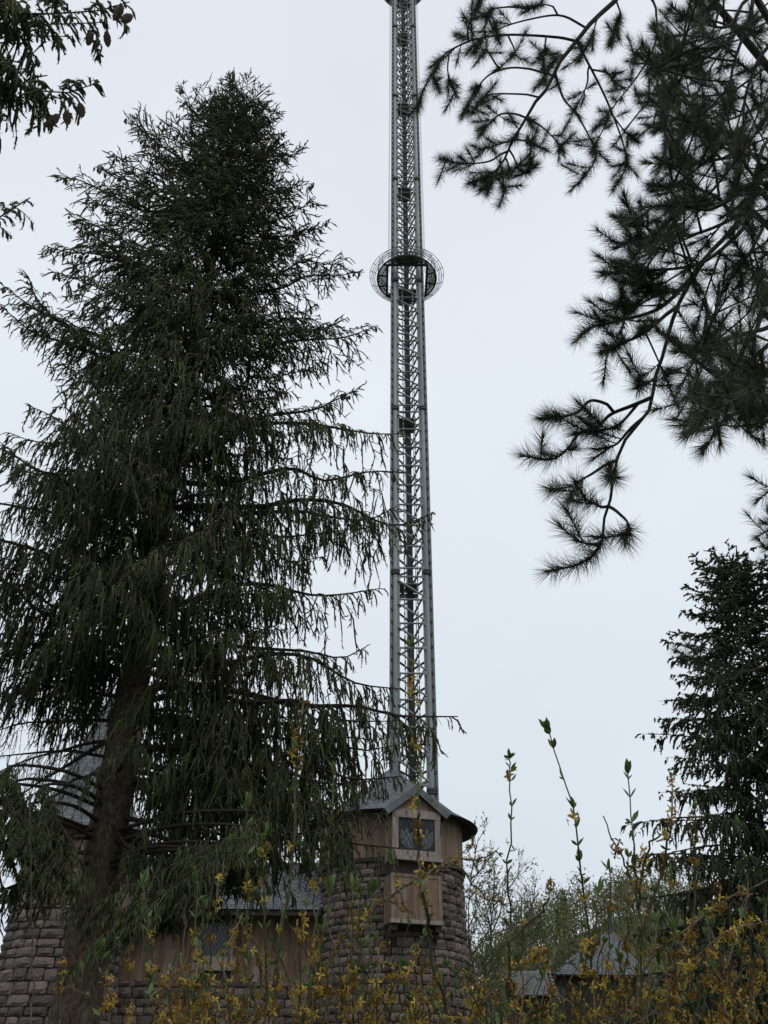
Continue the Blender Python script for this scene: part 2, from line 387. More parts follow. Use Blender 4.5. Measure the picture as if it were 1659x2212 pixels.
for a0, a1 in ((60, 120), (240, 300)):   # closed hatch plates in front of and behind the shaft
    MB().lathe((TX, TY, PZ - 0.1), [(HALF*0.95, 0.28), (R1*0.97, 0.28)], 10, math.radians(a0), math.radians(a1)).build('hatch_plate', M['steel_dark'], platform)
rings = [(R1 + (R2 - R1)*t, 0.02 + 0.28*t**1.2) for t in (0.3, 0.5, 0.72, 1.0)]
for r, z in rings: MB().torus((TX, TY, PZ + z), r, 0.022, 60, 5).build('cage_ring', M['steel2'], platform)
for k in range(24):
    a = math.radians(11 + 15*k); c, s_ = math.cos(a), math.sin(a)
    pts = [(TX + R1*c, TY + R1*s_, PZ + 0.03)] + [(TX + r*c, TY + r*s_, PZ + z) for r, z in rings[(0 if k % 2 == 0 else 2):]]
    if k % 2: pts = pts[1:]
    MB().tube(pts, 0.024, 5).build('cage_spoke', M['steel2'], platform)
for h in (0.45, 0.8, 1.15): MB().torus((TX, TY, PZ + h), R1 - 0.05, 0.02, 56, 5).build('guard_rail', M['steel2'], platform)
for k in range(16):
    a = math.radians(11 + 22.5*k); x, y = TX + (R1 - 0.05)*math.cos(a), TY + (R1 - 0.05)*math.sin(a)
    MB().tube([(x, y, PZ + 0.05), (x, y, PZ + 1.16)], 0.022, 5).build('guard_post', M['steel2'], platform)
# passenger ring parked near the top
R3 = HALF*2.1; GZ = at(870, 22, 42 + R3).z
gond = thing('passenger_ring', (TX, TY, GZ), 'round passenger ring parked at the very top of the drop tower', 'ride car')
MB().lathe((TX, TY, GZ), [(HALF*1.15, 0.1), (R3*0.9, 0.02), (R3*0.9, 0.0), (R3*0.86, 0.3), (HALF*1.15, 0.3), (HALF*1.15, 0.1)], 40).build('floor', M['steel_dark'], gond)
MB().lathe((TX, TY, GZ), [(R3*0.89, 0.0), (R3, 0.12), (R3*1.02, 0.45), (R3*0.98, 0.5), (R3*0.89, 0.3)], 40).build('rim', M['steel2'], gond, True)
for k in range(16):
    a = 2*math.pi*k/16
    MB().box((TX + R3*0.98*math.cos(a), TY + R3*0.98*math.sin(a), GZ + 0.95), (0.12, 0.22, 0.5), ((math.cos(a), math.sin(a), 0), (-math.sin(a), math.cos(a), 0), (0,0,1))).build('seat', M['steel_dark'], gond)
for s in (-1, 1):
    for d in (0.10, 0.17):
        x = TX + s*(HALF + d)
        tag(MB().tube([(x, LY + 0.2, PZ + 0.1), (x, LY + 0.2, GZ + 0.3)], 0.014, 5).build('hoist_wire', M['wire']),
            '%s thin hoist wire above the ring cage, on the drop tower\'s %s side' % ('outer' if d > 0.12 else 'inner', 'pine' if s > 0 else 'spruce'), 'wire', 'hoist wires beside the drop tower')

# ------------------------------------------------------------------ building pieces
slate_me = MB().box((0,0,0), (0.5, 0.5, 0.5)).mesh('slate'); slate_me.materials.append(M['slate'])
def rough_block(seed):
    """a split-face block: unit box, face towards -Y pillowed and uneven"""
    r = random.Random(seed); bm_ = MB(); n = 3
    V, F = [], []
    for j in range(n+1):
        for i in range(n+1):
            x, z = i/n - 0.5, j/n - 0.5; edge = i in (0, n) or j in (0, n)
            V.append((x*(0.97 if edge else 1)*(0.95 if (i in (0, n) and j in (0, n)) else 1) + r.uniform(-.025,.025), -0.5 - (0 if edge else r.uniform(0.22, 0.6)), z*(0.94 if edge else 1) + r.uniform(-.05,.05)))
    for j in range(n):
        for i in range(n):
            a = j*(n+1) + i; F.append((a, a+1, a+n+2, a+n+1))
    b0 = len(V); ring = [i for i in range(n)] + [n + (n+1)*j for j in range(n)] + [(n+1)*n + n - i for i in range(n)] + [(n+1)*(n-j) for j in range(n)]
    for q in ring: V.append((V[q][0], 0.5, V[q][2]))
    m = len(ring)
    for k in range(m): F.append((ring[(k+1) % m], ring[k], b0 + k, b0 + (k+1) % m))
    me = bm_.add(V, F).mesh('stone'); me.materials.append(M['stone']); return me
stone_mes = [rough_block(s) for s in range(7)]
plank_me = MB().box((0,0,0), (0.49, 0.5, 0.5)).mesh('plank'); plank_me.materials.append(M['wood'])

def ring_stones(parent, c, R, z0, z1, hmin, hmax, wmin, wmax, nparts, seed):
    r = random.Random(seed); pos, X, Y, sc, wh = [], [], [], [], []
    z = z0
    rolls = []
    while z < z1 - 0.05:
        h = min(r.uniform(hmin, hmax), z1 - z)
        if z1 - z - h < 0.08: h = z1 - z
        a = r.uniform(0, 1)
        a_end = a + 2*math.pi
        while a < a_end - 0.02:
            w = r.uniform(wmin, wmax); da = w / R
            if a_end - a - da < 0.4*wmin/R: da = a_end - a; w = da*R
            m = a + da/2; o = R + r.uniform(-0.02, 0.025)
            pos.append((c[0] + o*math.cos(m), c[1] + o*math.sin(m), z + h/2))
            X.append((-math.sin(m), math.cos(m), 0)); Y.append((-math.cos(m), -math.sin(m), 0))
            sc.append((w - 0.012, r.uniform(0.12, 0.2), h - r.uniform(0.008, 0.024))); wh.append(r.randrange(7)); a += da
        z += h
    pos = np.array(pos); px = project(pos)
    view = nrm(np.array(EYE)[None] - pos); face = (-(np.array(Y))*view).sum(1)
    inside = (px[:,1] < 2215) & (px[:,0] > -10) & (px[:,0] < 1670) & (face > 0.05)
    key = np.where(inside, 0, 1000) - face
    pieces(parent, 'stone', stone_mes, None, wh, frame(pos, nrm(np.array(X) + np.random.default_rng(seed).normal(size=(len(pos),1))*np.array([[0,0,0.022]])), np.array(Y), np.array([[0,0,1.0]]), np.array(sc)), nparts, key, 'stone_courses')

def ring_planks(parent, c, R, z0, z1, w, nparts):
    n = int(2*math.pi*R / w); a = np.arange(n)*2*math.pi/n
    pos = np.stack([c[0] + R*np.cos(a), c[1] + R*np.sin(a), np.full(n, (z0+z1)/2)], 1) + rs.uniform(-.004,.004,(n,3))
    X = np.stack([-np.sin(a), np.cos(a), 0*a], 1); Y = np.stack([-np.cos(a), -np.sin(a), 0*a], 1)
    M_ = frame(pos, X, Y, np.array([[0,0,1.0]]), np.array([[2*math.pi*R/n, 0.05, z1 - z0]]))
    pieces(parent, 'plank', [plank_me], None, np.zeros(n, int), M_, nparts, pos[:,1], 'plank_ring')

def cone_slates(parent, c, prof, exposure, w, nparts, seed):
    r = random.Random(seed); P = [np.array(p, float) for p in prof]      # from eave upwards (radius, z)
    seg = [np.linalg.norm(P[i+1] - P[i]) for i in range(len(P)-1)]; Ltot = sum(seg); s = 0.02
    pos, X, Y, Z, sc = [], [], [], [], []; row = 0
    while s < Ltot - 0.05:
        q = s; i = 0
        while i < len(seg)-1 and q > seg[i]: q -= seg[i]; i += 1
        t = (P[i+1] - P[i]) / seg[i]; p = P[i] + t*q; nvec = np.array([-t[1], t[0]])
        if nvec[0] < 0: nvec = -nvec
        R = max(p[0], 0.05); n = max(5, int(2*math.pi*R / w)); a0 = (row % 2)*0.5
        for k in range(n):
            a = (k + a0 + r.uniform(-.06,.06))*2*math.pi/n; ca, sa = math.cos(a), math.sin(a)
            tilt = 0.05
            y = np.array([t[0]*ca, t[0]*sa, t[1]]); nn = np.array([nvec[0]*ca, nvec[0]*sa, nvec[1]])
            y2 = y*math.cos(tilt) - nn*math.sin(tilt); n2 = nn*math.cos(tilt) + y*math.sin(tilt)
            pos.append((c[0] + p[0]*ca + nn[0]*0.02, c[1] + p[0]*sa + nn[1]*0.02, p[1] + nn[2]*0.02)); X.append((-sa, ca, 0)); Y.append(y2); Z.append(n2)
            sc.append((2*math.pi*R/n*0.965, exposure*1.5, 0.016))
        s += exposure; row += 1
    pos = np.array(pos); view = nrm(np.array(EYE)[None] - pos); face = (np.array(Z)*view).sum(1)
    px = project(pos); key = np.where((px[:,0] > 0) & (px[:,0] < 1659), 0, 10) - face
    pieces(parent, 'slate', [slate_me], None, np.zeros(len(pos), int), frame(pos, np.array(X), np.array(Y), np.array(Z), np.array(sc)), nparts, key, 'slate_courses')

def plane_slates(parent, o, u, v, W, H, exposure, w, nparts, seed, clip=None):
    """o eave corner, u along eave, v up the slope"""
    r = random.Random(seed); o, u, v = np.array(o, float), nrm(np.array(u, float)), nrm(np.array(v, float)); n = np.cross(u, v)
    pos, sc = [], []; row = 0; y = 0.04
    while y < H:
        x = -w*(row % 2)*0.5
        while x < W:
            xc = x + w/2
            if 0 < xc < W and (clip is None or clip(xc / W, y / H)):
                pos.append(o + u*(xc + r.uniform(-.004,.004)) + v*(y + r.uniform(-.006,.006)) + n*(0.02 + r.uniform(0,.004))); sc.append((w*0.965, exposure*1.5, 0.016))
            x += w
        y += exposure; row += 1
    tilt = 0.06; v2 = v*math.cos(tilt) - n*math.sin(tilt); n2 = n*math.cos(tilt) + v*math.sin(tilt)
    pos = np.array(pos); px = project(pos); key = np.where((px[:,0] > 0) & (px[:,0] < 1659) & (px[:,1] < 2212), 0, 10) + rs.random(len(pos))*0.1
    pieces(parent, 'slate', [slate_me], None, np.zeros(len(pos), int), frame(pos, u[None], v2[None], n2[None], np.array(sc)), nparts, key, 'slate_courses')

def lattice_window(parent, name, c, t, n, w, h, step, motif=False):
    """leaded window: glass, diamond cames; c centre, t across, n outwards"""
    c, t, n = Vector(c), Vector(t), Vector(n); z = Vector((0,0,1))
    g = MB().box(c, (w/2, 0.02, h/2), (t, n, z)).build(name, M['glass'], parent)
    ld = MB(); k = 1.55
    for s in (1, -1):
        i = -int(w/step) - int(h/step/k) - 2
        while i < int(w/step) + int(h/step/k) + 2:
            x0 = i*step; pts = []
            # line x = x0 + s*(y)/k clipped to the pane
            ys = [-h/2, h/2]
            for xe in (-w/2, w/2): ys.append((xe - x0)*k/s)
            ys = sorted(y for y in ys if -h/2 - 1e-6 <= y <= h/2 + 1e-6 and -w/2 - 1e-6 <= x0 + s*y/k <= w/2 + 1e-6)
            if len(ys) >= 2 and ys[-1] - ys[0] > 0.02:
                a, b_ = ys[0], ys[-1]
                ld.bar(c + t*(x0 + s*a/k) + z*a + n*(0.026 + 0.004*s), c + t*(x0 + s*b_/k) + z*b_ + n*(0.026 + 0.004*s), 0.022, 0.012, n)
            i += 1
    ld.build('lead_lattice', M['lead'], g)
    if motif:   # pale etched wing shapes in the glass
        for sgn, x0 in ((-1, -0.06), (1, 0.10)):
            outline = [(0.0,-0.62),(0.10,-0.2),(0.02,0.12),(0.22,0.02),(0.30,0.36),(0.40,0.06),(0.56,0.22),(0.60,-0.15),(0.52,-0.42),(0.30,-0.62)]
            V = [c + t*(w*(x0 + sgn*px_*0.62)) + z*(h*(py_*0.62)) + n*0.0235 for px_, py_ in outline]
            cen = sum(V, Vector())/len(V); V2 = [cen] + V; m = len(V)
            MB().add(V2, [(0, 1 + i, 1 + (i+1) % m) for i in range(m)]).build('etched_wing', M['etched'], g)
            ar = MB()
            for q in range(3):
                pts = [c + t*(w*(x0 + sgn*(0.05 + 0.13*q + 0.20*u_))) + z*(h*(-0.36 + 0.62*u_ - 0.35*u_*u_*(q+1)*0.6)) + n*0.034 for u_ in np.linspace(0, 1, 9)]
                ar.tube(pts, 0.010, 4)
            ar.build('wing_rib', M['lead'], g)
    return g

def boards(parent, name, c, t, n, w, h, k, mat_key='wood', th=0.03):
    c, t, n = Vector(c), Vector(t), Vector(n); z = Vector((0,0,1)); bw = w/k
    for i in range(k):
        MB().box(c + t*(-w/2 + bw*(i + 0.5)) + n*random.uniform(-.003,.003), (bw/2*0.975, th/2, h/2), (t, n, z)).build(name, M[mat_key], parent)

# ------------------------------------------------------------------ round stone turret with a bay window
CY = 38.0
T0 = at(847, 1795, CY); TXc = T0.x
eR = at(1027, 1797, CY).x - TXc; eZ = at(1027, 1797, CY).z
sR = at(1002, 2010, CY).x - TXc; wZ0 = at(1003, 1890, CY).z
wR = sR + 0.06
C0 = (TXc, CY)
tur = thing('stone_turret', (TXc, CY, 0), 'round rough-stone turret with boarded top, bay window and slate roof below the drop tower', 'turret')
MB().lathe((TXc, CY, 0), [(sR - 0.07, 0), (sR - 0.07, wZ0), (0.01, wZ0)], 48).build('wall_core', M['mortar'], tur)
ring_stones(tur, C0, sR - 0.05, 0, wZ0 - 0.12, 0.17, 0.36, 0.30, 0.72, 300, 3)
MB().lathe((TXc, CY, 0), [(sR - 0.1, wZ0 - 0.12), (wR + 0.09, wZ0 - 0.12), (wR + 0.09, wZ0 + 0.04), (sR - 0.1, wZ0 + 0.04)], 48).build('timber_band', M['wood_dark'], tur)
MB().lathe((TXc, CY, 0), [(wR - 0.05, wZ0), (wR - 0.05, eZ + 0.35)], 48).build('board_backing', M['wood_dark'], tur)
ring_planks(tur, C0, wR - 0.01, wZ0 + 0.04, eZ + 0.2, 0.22, 60)
apz = at(838, 1662, CY).z
tprof = [(eR, eZ), (eR*0.80, eZ + 0.42), (eR*0.55, eZ + 1.15), (eR*0.33, eZ + (apz - eZ)*0.62), (eR*0.14, eZ + (apz - eZ)*0.88), (0.06, apz)]
rf = MB().lathe((TXc, CY, 0), [(wR - 0.1, eZ - 0.0 + 0.12), (eR - 0.03, eZ - 0.06), (eR - 0.0, eZ - 0.04)] + [(r*0.995, z - 0.015) for r, z in tprof], 56).build('roof', M['roof_base'], tur)
cone_slates(rf, C0, tprof, 0.135, 0.21, 300, 5)
MB().tube([(TXc, CY, apz - 0.3), (TXc, CY, apz + 0.5), (TXc, CY, at(834, 1566, CY).z)], [0.16, 0.10, 0.012], 10).build('finial', M['slate'], tur)
for k in range(26):
    a = -math.pi*k/25 if k else 0
    x, y = math.cos(a), math.sin(a)
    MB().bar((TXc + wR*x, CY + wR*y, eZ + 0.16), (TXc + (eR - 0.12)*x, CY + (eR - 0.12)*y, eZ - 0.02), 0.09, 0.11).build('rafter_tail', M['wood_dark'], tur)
# bay
al = math.radians(17); bn = Vector((math.sin(al), -math.cos(al), 0)); bt = Vector((math.cos(al), math.sin(al), 0)); bz = Vector((0,0,1))
bR = sR + 0.75; bc = Vector((TXc, CY, 0)) + bn*bR - bt*0.2
bay = MB()
Yb = bc.y
zf = lambda y: at(897, y, Yb).z
z_apex, z_lint, z_gt, z_gb, z_sill, z_pt, z_pb = zf(1703), zf(1757), zf(1769), zf(1843), zf(1861), zf(1889), zf(1995)
bw = 1.98
def bp(u, d, z): return bc + bt*u + bn*d + bz*z
bayo = MB().box(bp(0, -0.55, (z_pb + z_lint)/2), (bw/2 - 0.04, 0.5, (z_lint - z_pb)/2 - 0.01), (bt, bn, bz)).build('bay_core', M['wood_dark'], tur)
boards(bayo, 'front_board', bp(0, -0.005, (z_pt + z_pb)/2), bt, bn, bw - 0.24, z_pt - z_pb - 0.1, 7)
for s in (-1, 1):
    MB().box(bp(s*(bw/2 - 0.06), -0.02, (z_pt + z_pb)/2), (0.07, 0.07, (z_pt - z_pb)/2), (bt, bn, bz)).build('corner_post', M['wood_grey'], bayo)
    for q in range(4):
        MB().box(bp(s*(bw/2 - 0.005), -0.19 - 0.2*q, (z_pt + z_pb)/2), (0.02, 0.096, (z_pt - z_pb)/2 - 0.02), (bt, bn, bz)).build('side_board', M['wood'], bayo)
        MB().box(bp(s*(bw/2 - 0.005), -0.19 - 0.2*q, (z_sill + z_lint)/2), (0.02, 0.096, (z_lint - z_sill)/2 - 0.02), (bt, bn, bz)).build('side_board', M['wood'], bayo)
MB().box(bp(0, 0.0, z_pb + 0.05), (bw/2 + 0.03, 0.09, 0.07), (bt, bn, bz)).build('bottom_rail', M['wood_grey'], bayo)
MB().box(bp(0, -0.45, z_pb - 0.03), (bw/2, 0.44, 0.03), (bt, bn, bz)).build('bay_floor', M['wood_dark'], bayo)
MB().box(bp(0, -0.0, z_pt - 0.06), (bw/2 - 0.13, 0.035, 0.06), (bt, bn, bz)).build('panel_rail', M['wood'], bayo)
for s in (-1, 1):
    for j in range(3):
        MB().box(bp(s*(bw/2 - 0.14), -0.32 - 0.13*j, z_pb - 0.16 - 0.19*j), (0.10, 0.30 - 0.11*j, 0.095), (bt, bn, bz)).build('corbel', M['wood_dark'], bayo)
win = MB().box(bp(0, 0.05, z_sill + 0.07), (bw/2 + 0.05, 0.16, 0.075), (bt, bn, bz)).build('window_sill', M['wood_grey'], bayo)
wf = MB()
gw = 1.50
for s in (-1, 1):
    MB().box(bp(s*(bw/2 - 0.12), 0.07, (z_sill + z_lint)/2 + 0.07), (0.12, 0.06, (z_lint - z_sill)/2 - 0.08), (bt, bn, bz)).build('window_frame', M['wood_grey'], bayo)
MB().box(bp(0, 0.072, (z_gt + z_lint)/2 + 0.02), (bw/2 + 0.0, 0.07, (z_lint - z_gt)/2 + 0.03), (bt, bn, bz)).build('lintel', M['wood_grey'], bayo)
MB().box(bp(0, 0.075, (z_gb + z_sill)/2 + 0.07), (bw/2 - 0.24, 0.06, (z_gb - z_sill)/2), (bt, bn, bz)).build('window_frame', M['wood_grey'], bayo)
lattice_window(bayo, 'window_glass', bp(0, 0.04, (z_gt + z_gb)/2 + 0.03), bt, bn, bw - 0.46, z_gt - z_gb + 0.06, 0.21, True)
# gable
zg0 = z_lint + 0.06; gh = 1.32
V = [bp(-bw/2, 0.02, zg0), bp(bw/2, 0.02, zg0), bp(0, 0.02, z_apex - 0.12), bp(-bw/2, -0.06, zg0), bp(bw/2, -0.06, zg0), bp(0, -0.06, z_apex - 0.12)]
MB().add(V, [(0,1,2), (3,5,4), (0,3,4,1), (1,4,5,2), (2,5,3,0)]).build('gable_board', M['wood'], bayo)
MB().box(bp(0, 0.05, zg0 + 0.02), (bw/2 + 0.03, 0.05, 0.035), (bt, bn, bz)).build('gable_rail', M['wood_grey'], bayo)
MB().box(bp(0.05, 0.04, zg0 + 0.35), (0.035, 0.025, 0.32), (bt, bn, bz)).build('king_post', M['wood_grey'], bayo)
ez_ = zf(1752) - 0.12
for s in (-1, 1):
    e0 = bp(s*gh, 0.22, ez_); r0 = bp(0, 0.22, z_apex); back = -bn*2.6
    slope = (r0 - e0); Ls = slope.length; sv = slope.normalized()
    nn = (sv.cross(bn)*s); nn = nn if nn.z > 0 else -nn
    rb = MB().add([e0, r0, r0 + back, e0 + back] + [p - nn*0.10 for p in (e0, r0, r0 + back, e0 + back)],
                  [(0,1,2,3), (7,6,5,4), (0,4,5,1), (1,5,6,2), (2,6,7,3), (3,7,4,0)]).build('gable_roof', M['roof_base'], tur)
    if s < 0: plane_slates(rb, e0 + back, -back, sv, 2.6, Ls, 0.135, 0.21, 40, 11)
    else: plane_slates(rb, e0, back, sv, 2.6, Ls, 0.135, 0.21, 40, 12)
    for k in range(6):    # slate-hung verge
        p = e0 + sv*(Ls*(k + 0.5)/6) + bn*0.03 - nn*0.06
        MB().box(p + bn*(0.004*(k % 2)), (Ls/12*1.03, 0.012, 0.13), (sv, bn, nn)).build('verge_slate', M['slate'], rb)
    MB().bar(e0 - nn*0.17 + bn*-0.03, r0 - nn*0.17 + bn*-0.03, 0.06, 0.10, bn).build('barge_board', M['wood_dark'], rb)

# ------------------------------------------------------------------ second turret, behind the spruce
LYc = 36.0
L0 = at(186, 1800, LYc); LR = at(322, 1815, LYc).x - L0.x; LZ = at(322, 1815, LYc).z
ltr = thing('spired_turret', (L0.x, LYc, 0), 'stone turret with tall slate cone roof half hidden behind the big spruce', 'turret')
lwR = LR*0.80; lst = at(100, 1955, LYc - lwR).z
MB().lathe((L0.x, LYc, 0), [(lwR - 0.05, 0), (lwR - 0.05, lst), (0.01, lst)], 40).build('wall_core', M['mortar'], ltr)
ring_stones(ltr, (L0.x, LYc), lwR - 0.03, 0, lst, 0.26, 0.42, 0.45, 0.85, 260, 21)
MB().lathe((L0.x, LYc, 0), [(lwR - 0.04, lst), (lwR - 0.04, LZ + 0.4)], 40).build('board_backing', M['wood_dark'], ltr)
MB().lathe((L0.x, LYc, 0), [(lwR - 0.1, lst - 0.08), (lwR + 0.10, lst - 0.08), (lwR + 0.10, lst + 0.06), (lwR - 0.1, lst + 0.06)], 40).build('timber_band', M['wood_dark'], ltr)
ring_planks(ltr, (L0.x, LYc), lwR, lst + 0.06, LZ + 0.25, 0.24, 60)
lap = at(180, 1500, LYc).z
lprof = [(LR, LZ), (LR*0.82, LZ + 0.5), (LR*0.62, LZ + 1.5), (LR*0.40, LZ + (lap - LZ)*0.52), (LR*0.2, LZ + (lap - LZ)*0.78), (0.05, lap)]
rf = MB().lathe((L0.x, LYc, 0), [(lwR - 0.1, LZ + 0.15), (LR - 0.03, LZ - 0.06), (LR, LZ - 0.03)] + [(r*0.995, z - 0.015) for r, z in lprof], 48).build('roof', M['roof_base'], ltr)
cone_slates(rf, (L0.x, LYc), lprof, 0.19, 0.30, 300, 22)
for k in range(20):
    a = -math.pi*k/19; x, y = math.cos(a), math.sin(a)
    MB().bar((L0.x + lwR*x, LYc + lwR*y, LZ + 0.2), (L0.x + (LR - 0.1)*x, LYc + (LR - 0.1)*y, LZ - 0.02), 0.09, 0.12).build('rafter_tail', M['wood_dark'], ltr)

# ------------------------------------------------------------------ hall between the turrets
HY = 36.6
e_l, e_r = at(240, 1960, HY), at(694, 1958, HY)
ez = (e_l.z + e_r.z)/2 - 0.05; rz = at(480, 1868, HY + 2.6).z
hx0, hx1 = L0.x + 1.0, e_r.x
hall = thing('slate_roofed_hall', ((hx0 + hx1)/2, HY + 2.6, 0), 'long low hall with slate roof and leaded window joining the two turrets', 'building')
ro = MB().add([(hx0, HY, ez), (hx1, HY, ez), (hx1, HY + 2.6, rz), (hx0, HY + 2.6, rz), (hx0, HY + 5.2, ez), (hx1, HY + 5.2, ez),
               (hx0, HY, ez - 0.12), (hx1, HY, ez - 0.12), (hx1, HY + 2.6, rz - 0.14), (hx0, HY + 2.6, rz - 0.14), (hx0, HY + 5.2, ez - 0.12), (hx1, HY + 5.2, ez - 0.12)],
              [(0,1,2,3), (3,2,5,4), (7,6,9,8), (8,9,10,11), (0,6,7,1), (1,7,8,2), (2,8,11,5), (4,10,9,3), (3,9,6,0), (5,11,10,4)]).build('roof', M['roof_base'], hall)
sl = math.hypot(2.6, rz - ez)
plane_slates(ro, (hx0, HY, ez), (1,0,0), (0, 2.6, rz - ez), hx1 - hx0, sl, 0.16, 0.26, 300, 31)
MB().tube([(hx0, HY + 2.6, rz + 0.04), (hx1, HY + 2.6, rz + 0.04)], 0.08, 8).build('ridge', M['slate'], ro)
MB().box(((hx0 + hx1)/2, HY + 0.03, ez - 0.13), ((hx1 - hx0)/2, 0.03, 0.11)).build('fascia', M['wood_dark'], hall)
hwY = HY + 1.05; hst = at(475, 2120, hwY).z; htop = ez - 0.02
MB().box(((hx0 + hx1)/2, hwY + 0.3, htop/2), ((hx1 - hx0)/2, 0.2, htop/2)).build('wall', M['mortar'], hall)
MB().box(((hx0 + hx1)/2, HY + 4.6, htop/2), ((hx1 - hx0)/2, 0.2, htop/2)).build('rear_wall', M['mortar'], hall)
x = hx0 + 0.4
wcx, wcz = at(470, 2026, hwY).x, at(470, 2026, hwY).z; ww, wh_ = 1.15, 1.35
while x < hx1 - 0.1:
    w = random.uniform(0.2, 0.3)
    if wcx - ww/2 - 0.15 < x + w/2 < wcx + ww/2 + 0.15:
        z0, z1 = wcz + wh_/2 + 0.1, htop
        MB().box((x + w/2, hwY + 0.08, (z0 + z1)/2), (w/2*0.97, 0.03, (z1 - z0)/2)).build('board', M['wood'], hall)
    else:
        MB().box((x + w/2, hwY + 0.08, (hst + htop)/2), (w/2*0.97, 0.03, (htop - hst)/2)).build('board', M['wood'], hall)
    x += w
pos, sc, wh = [], [], []; z = 0
while z < hst - 0.05:
    h = min(random.uniform(0.26, 0.42), hst - z); x = hx0 + random.uniform(-.3, 0)
    while x < hx1:
        w = random.uniform(0.45, 0.8); pos.append((x + w/2, hwY + 0.06, z + h/2)); sc.append((w - .02, .14, h - .02)); wh.append(random.randrange(7)); x += w
    z += h
pos = np.array(pos); pieces(hall, 'stone', stone_mes, None, wh, frame(pos, (1,0,0), (0,1,0), (0,0,1), np.array(sc)), 120, -pos[:,2], 'stone_courses')
lattice_window(hall, 'window', (wcx, hwY + 0.04, wcz), (1,0,0), (0,-1,0), ww, wh_, 0.16)
for s in (-1, 1): MB().box((wcx + s*(ww/2 + 0.07), hwY - 0.01, wcz), (0.07, 0.08, wh_/2 + 0.02)).build('window_frame', M['wood_grey'], hall)
MB().box((wcx, hwY - 0.015, wcz + wh_/2 + 0.08), (ww/2 + 0.2, 0.09, 0.08)).build('window_lintel', M['wood_dark'], hall)
MB().box((wcx, hwY - 0.07, wcz - wh_/2 - 0.26), (ww/2 + 0.25, 0.2, 0.24)).build('window_sill', M['wood_grey'], hall)

# ------------------------------------------------------------------ small pavilion on the slope
PY = 46.0
pl, pr, pa = at(1196, 2101, PY), at(1397, 2106, PY), at(1322, 2012, PY + 2.2)
pcx = (pl.x + pr.x)/2; ph = (pr.x - pl.x)/2; pe = (pl.z + pr.z)/2; pg = float(ground_z(pcx, PY + ph))
pav = thing('slate_pavilion', (pcx, PY + ph, pg - 0.1), 'small pavilion with a four-sided slate roof among the yellow shrubs', 'building')
apx = np.array((pa.x, PY + ph, pa.z))
cs = [np.array(p) for p in ((pl.x, PY, pe), (pr.x, PY, pe), (pr.x, PY + 2*ph, pe), (pl.x, PY + 2*ph, pe))]
rv = [tuple(c) for c in cs] + [tuple(apx)] + [(c[0], c[1], c[2] - 0.1) for c in cs]
rf = MB().add(rv, [(0,1,4), (1,2,4), (2,3,4), (3,0,4), (8,7,6,5), (0,5,6,1), (1,6,7,2), (2,7,8,3), (3,8,5,0)]).build('roof', M['roof_base'], pav)
for k in range(2):
    a, b_ = (cs[0], cs[1]) if k == 0 else (cs[3], cs[0])
    mid = (a + b_)/2; up_ = apx - mid; W = np.linalg.norm(b_ - a); Hh = np.linalg.norm(up_)
    plane_slates(rf, a, b_ - a, up_, W, Hh, 0.17, 0.27, 200 if k == 0 else 60, 41 + k, lambda fx, fy: abs(fx - 0.5) < 0.5*(1 - fy) + 0.01)
MB().tube([apx - np.array((0,0,0.3)), apx + np.array((0,0,0.25)), apx + np.array((0,0,0.7))], [0.12, 0.10, 0.09], 8).build('chimney', M['steel_dark'], pav)
MB().box((pcx, PY + ph, (pg + pe)/2 - 0.1), (ph - 0.45, ph - 0.45, (pe - pg)/2 - 0.02)).build('wall', M['mortar'], pav)
for i in range(12):
    MB().box((pcx - ph + 0.5 + (2*ph - 1.0)*(i + 0.5)/12, PY + 0.43, (pg + pe)/2 - 0.1), ((2*ph - 1.0)/24*0.96, 0.025, (pe - pg)/2 - 0.03)).build('board', M['wood_dark'], pav)
# low shed beside it
sl_, sr_ = at(1098, 2148, 44), at(1206, 2152, 44); st_ = at(1150, 2098, 45.6)
sg = float(ground_z((sl_.x + sr_.x)/2, 45))
shed = thing('slate_shed', ((sl_.x + sr_.x)/2, 45.3, sg - 0.1), 'low lean-to shed with slate roof left standing beside the small pavilion', 'shed')
shed['label'] = 'low lean-to shed with slate roof beside the small pavilion'
so = MB().add([(sl_.x, 44, sl_.z), (sr_.x, 44, sl_.z), (sr_.x - 0.2, 45.7, st_.z), (sl_.x + 0.6, 45.7, st_.z), (sl_.x, 44, sl_.z - .1), (sr_.x, 44, sl_.z - .1), (sr_.x - 0.2, 45.7, st_.z - .1), (sl_.x + 0.6, 45.7, st_.z - .1)],
              [(0,1,2,3), (7,6,5,4), (0,4,5,1), (1,5,6,2), (2,6,7,3), (3,7,4,0)]).build('roof', M['roof_base'], shed)
plane_slates(so, (sl_.x, 44, sl_.z), (1,0,0), (0, 1.7, st_.z - sl_.z), sr_.x - sl_.x, math.hypot(1.7, st_.z - sl_.z), 0.17, 0.27, 120, 44, lambda fx, fy: fx > fy*0.24)
MB().box(((sl_.x + sr_.x)/2, 45.0, (sg + sl_.z)/2 - 0.1), ((sr_.x - sl_.x)/2 - 0.3, 0.6, (sl_.z - sg)/2 + 0.05)).build('wall', M['wood_dark'], shed)
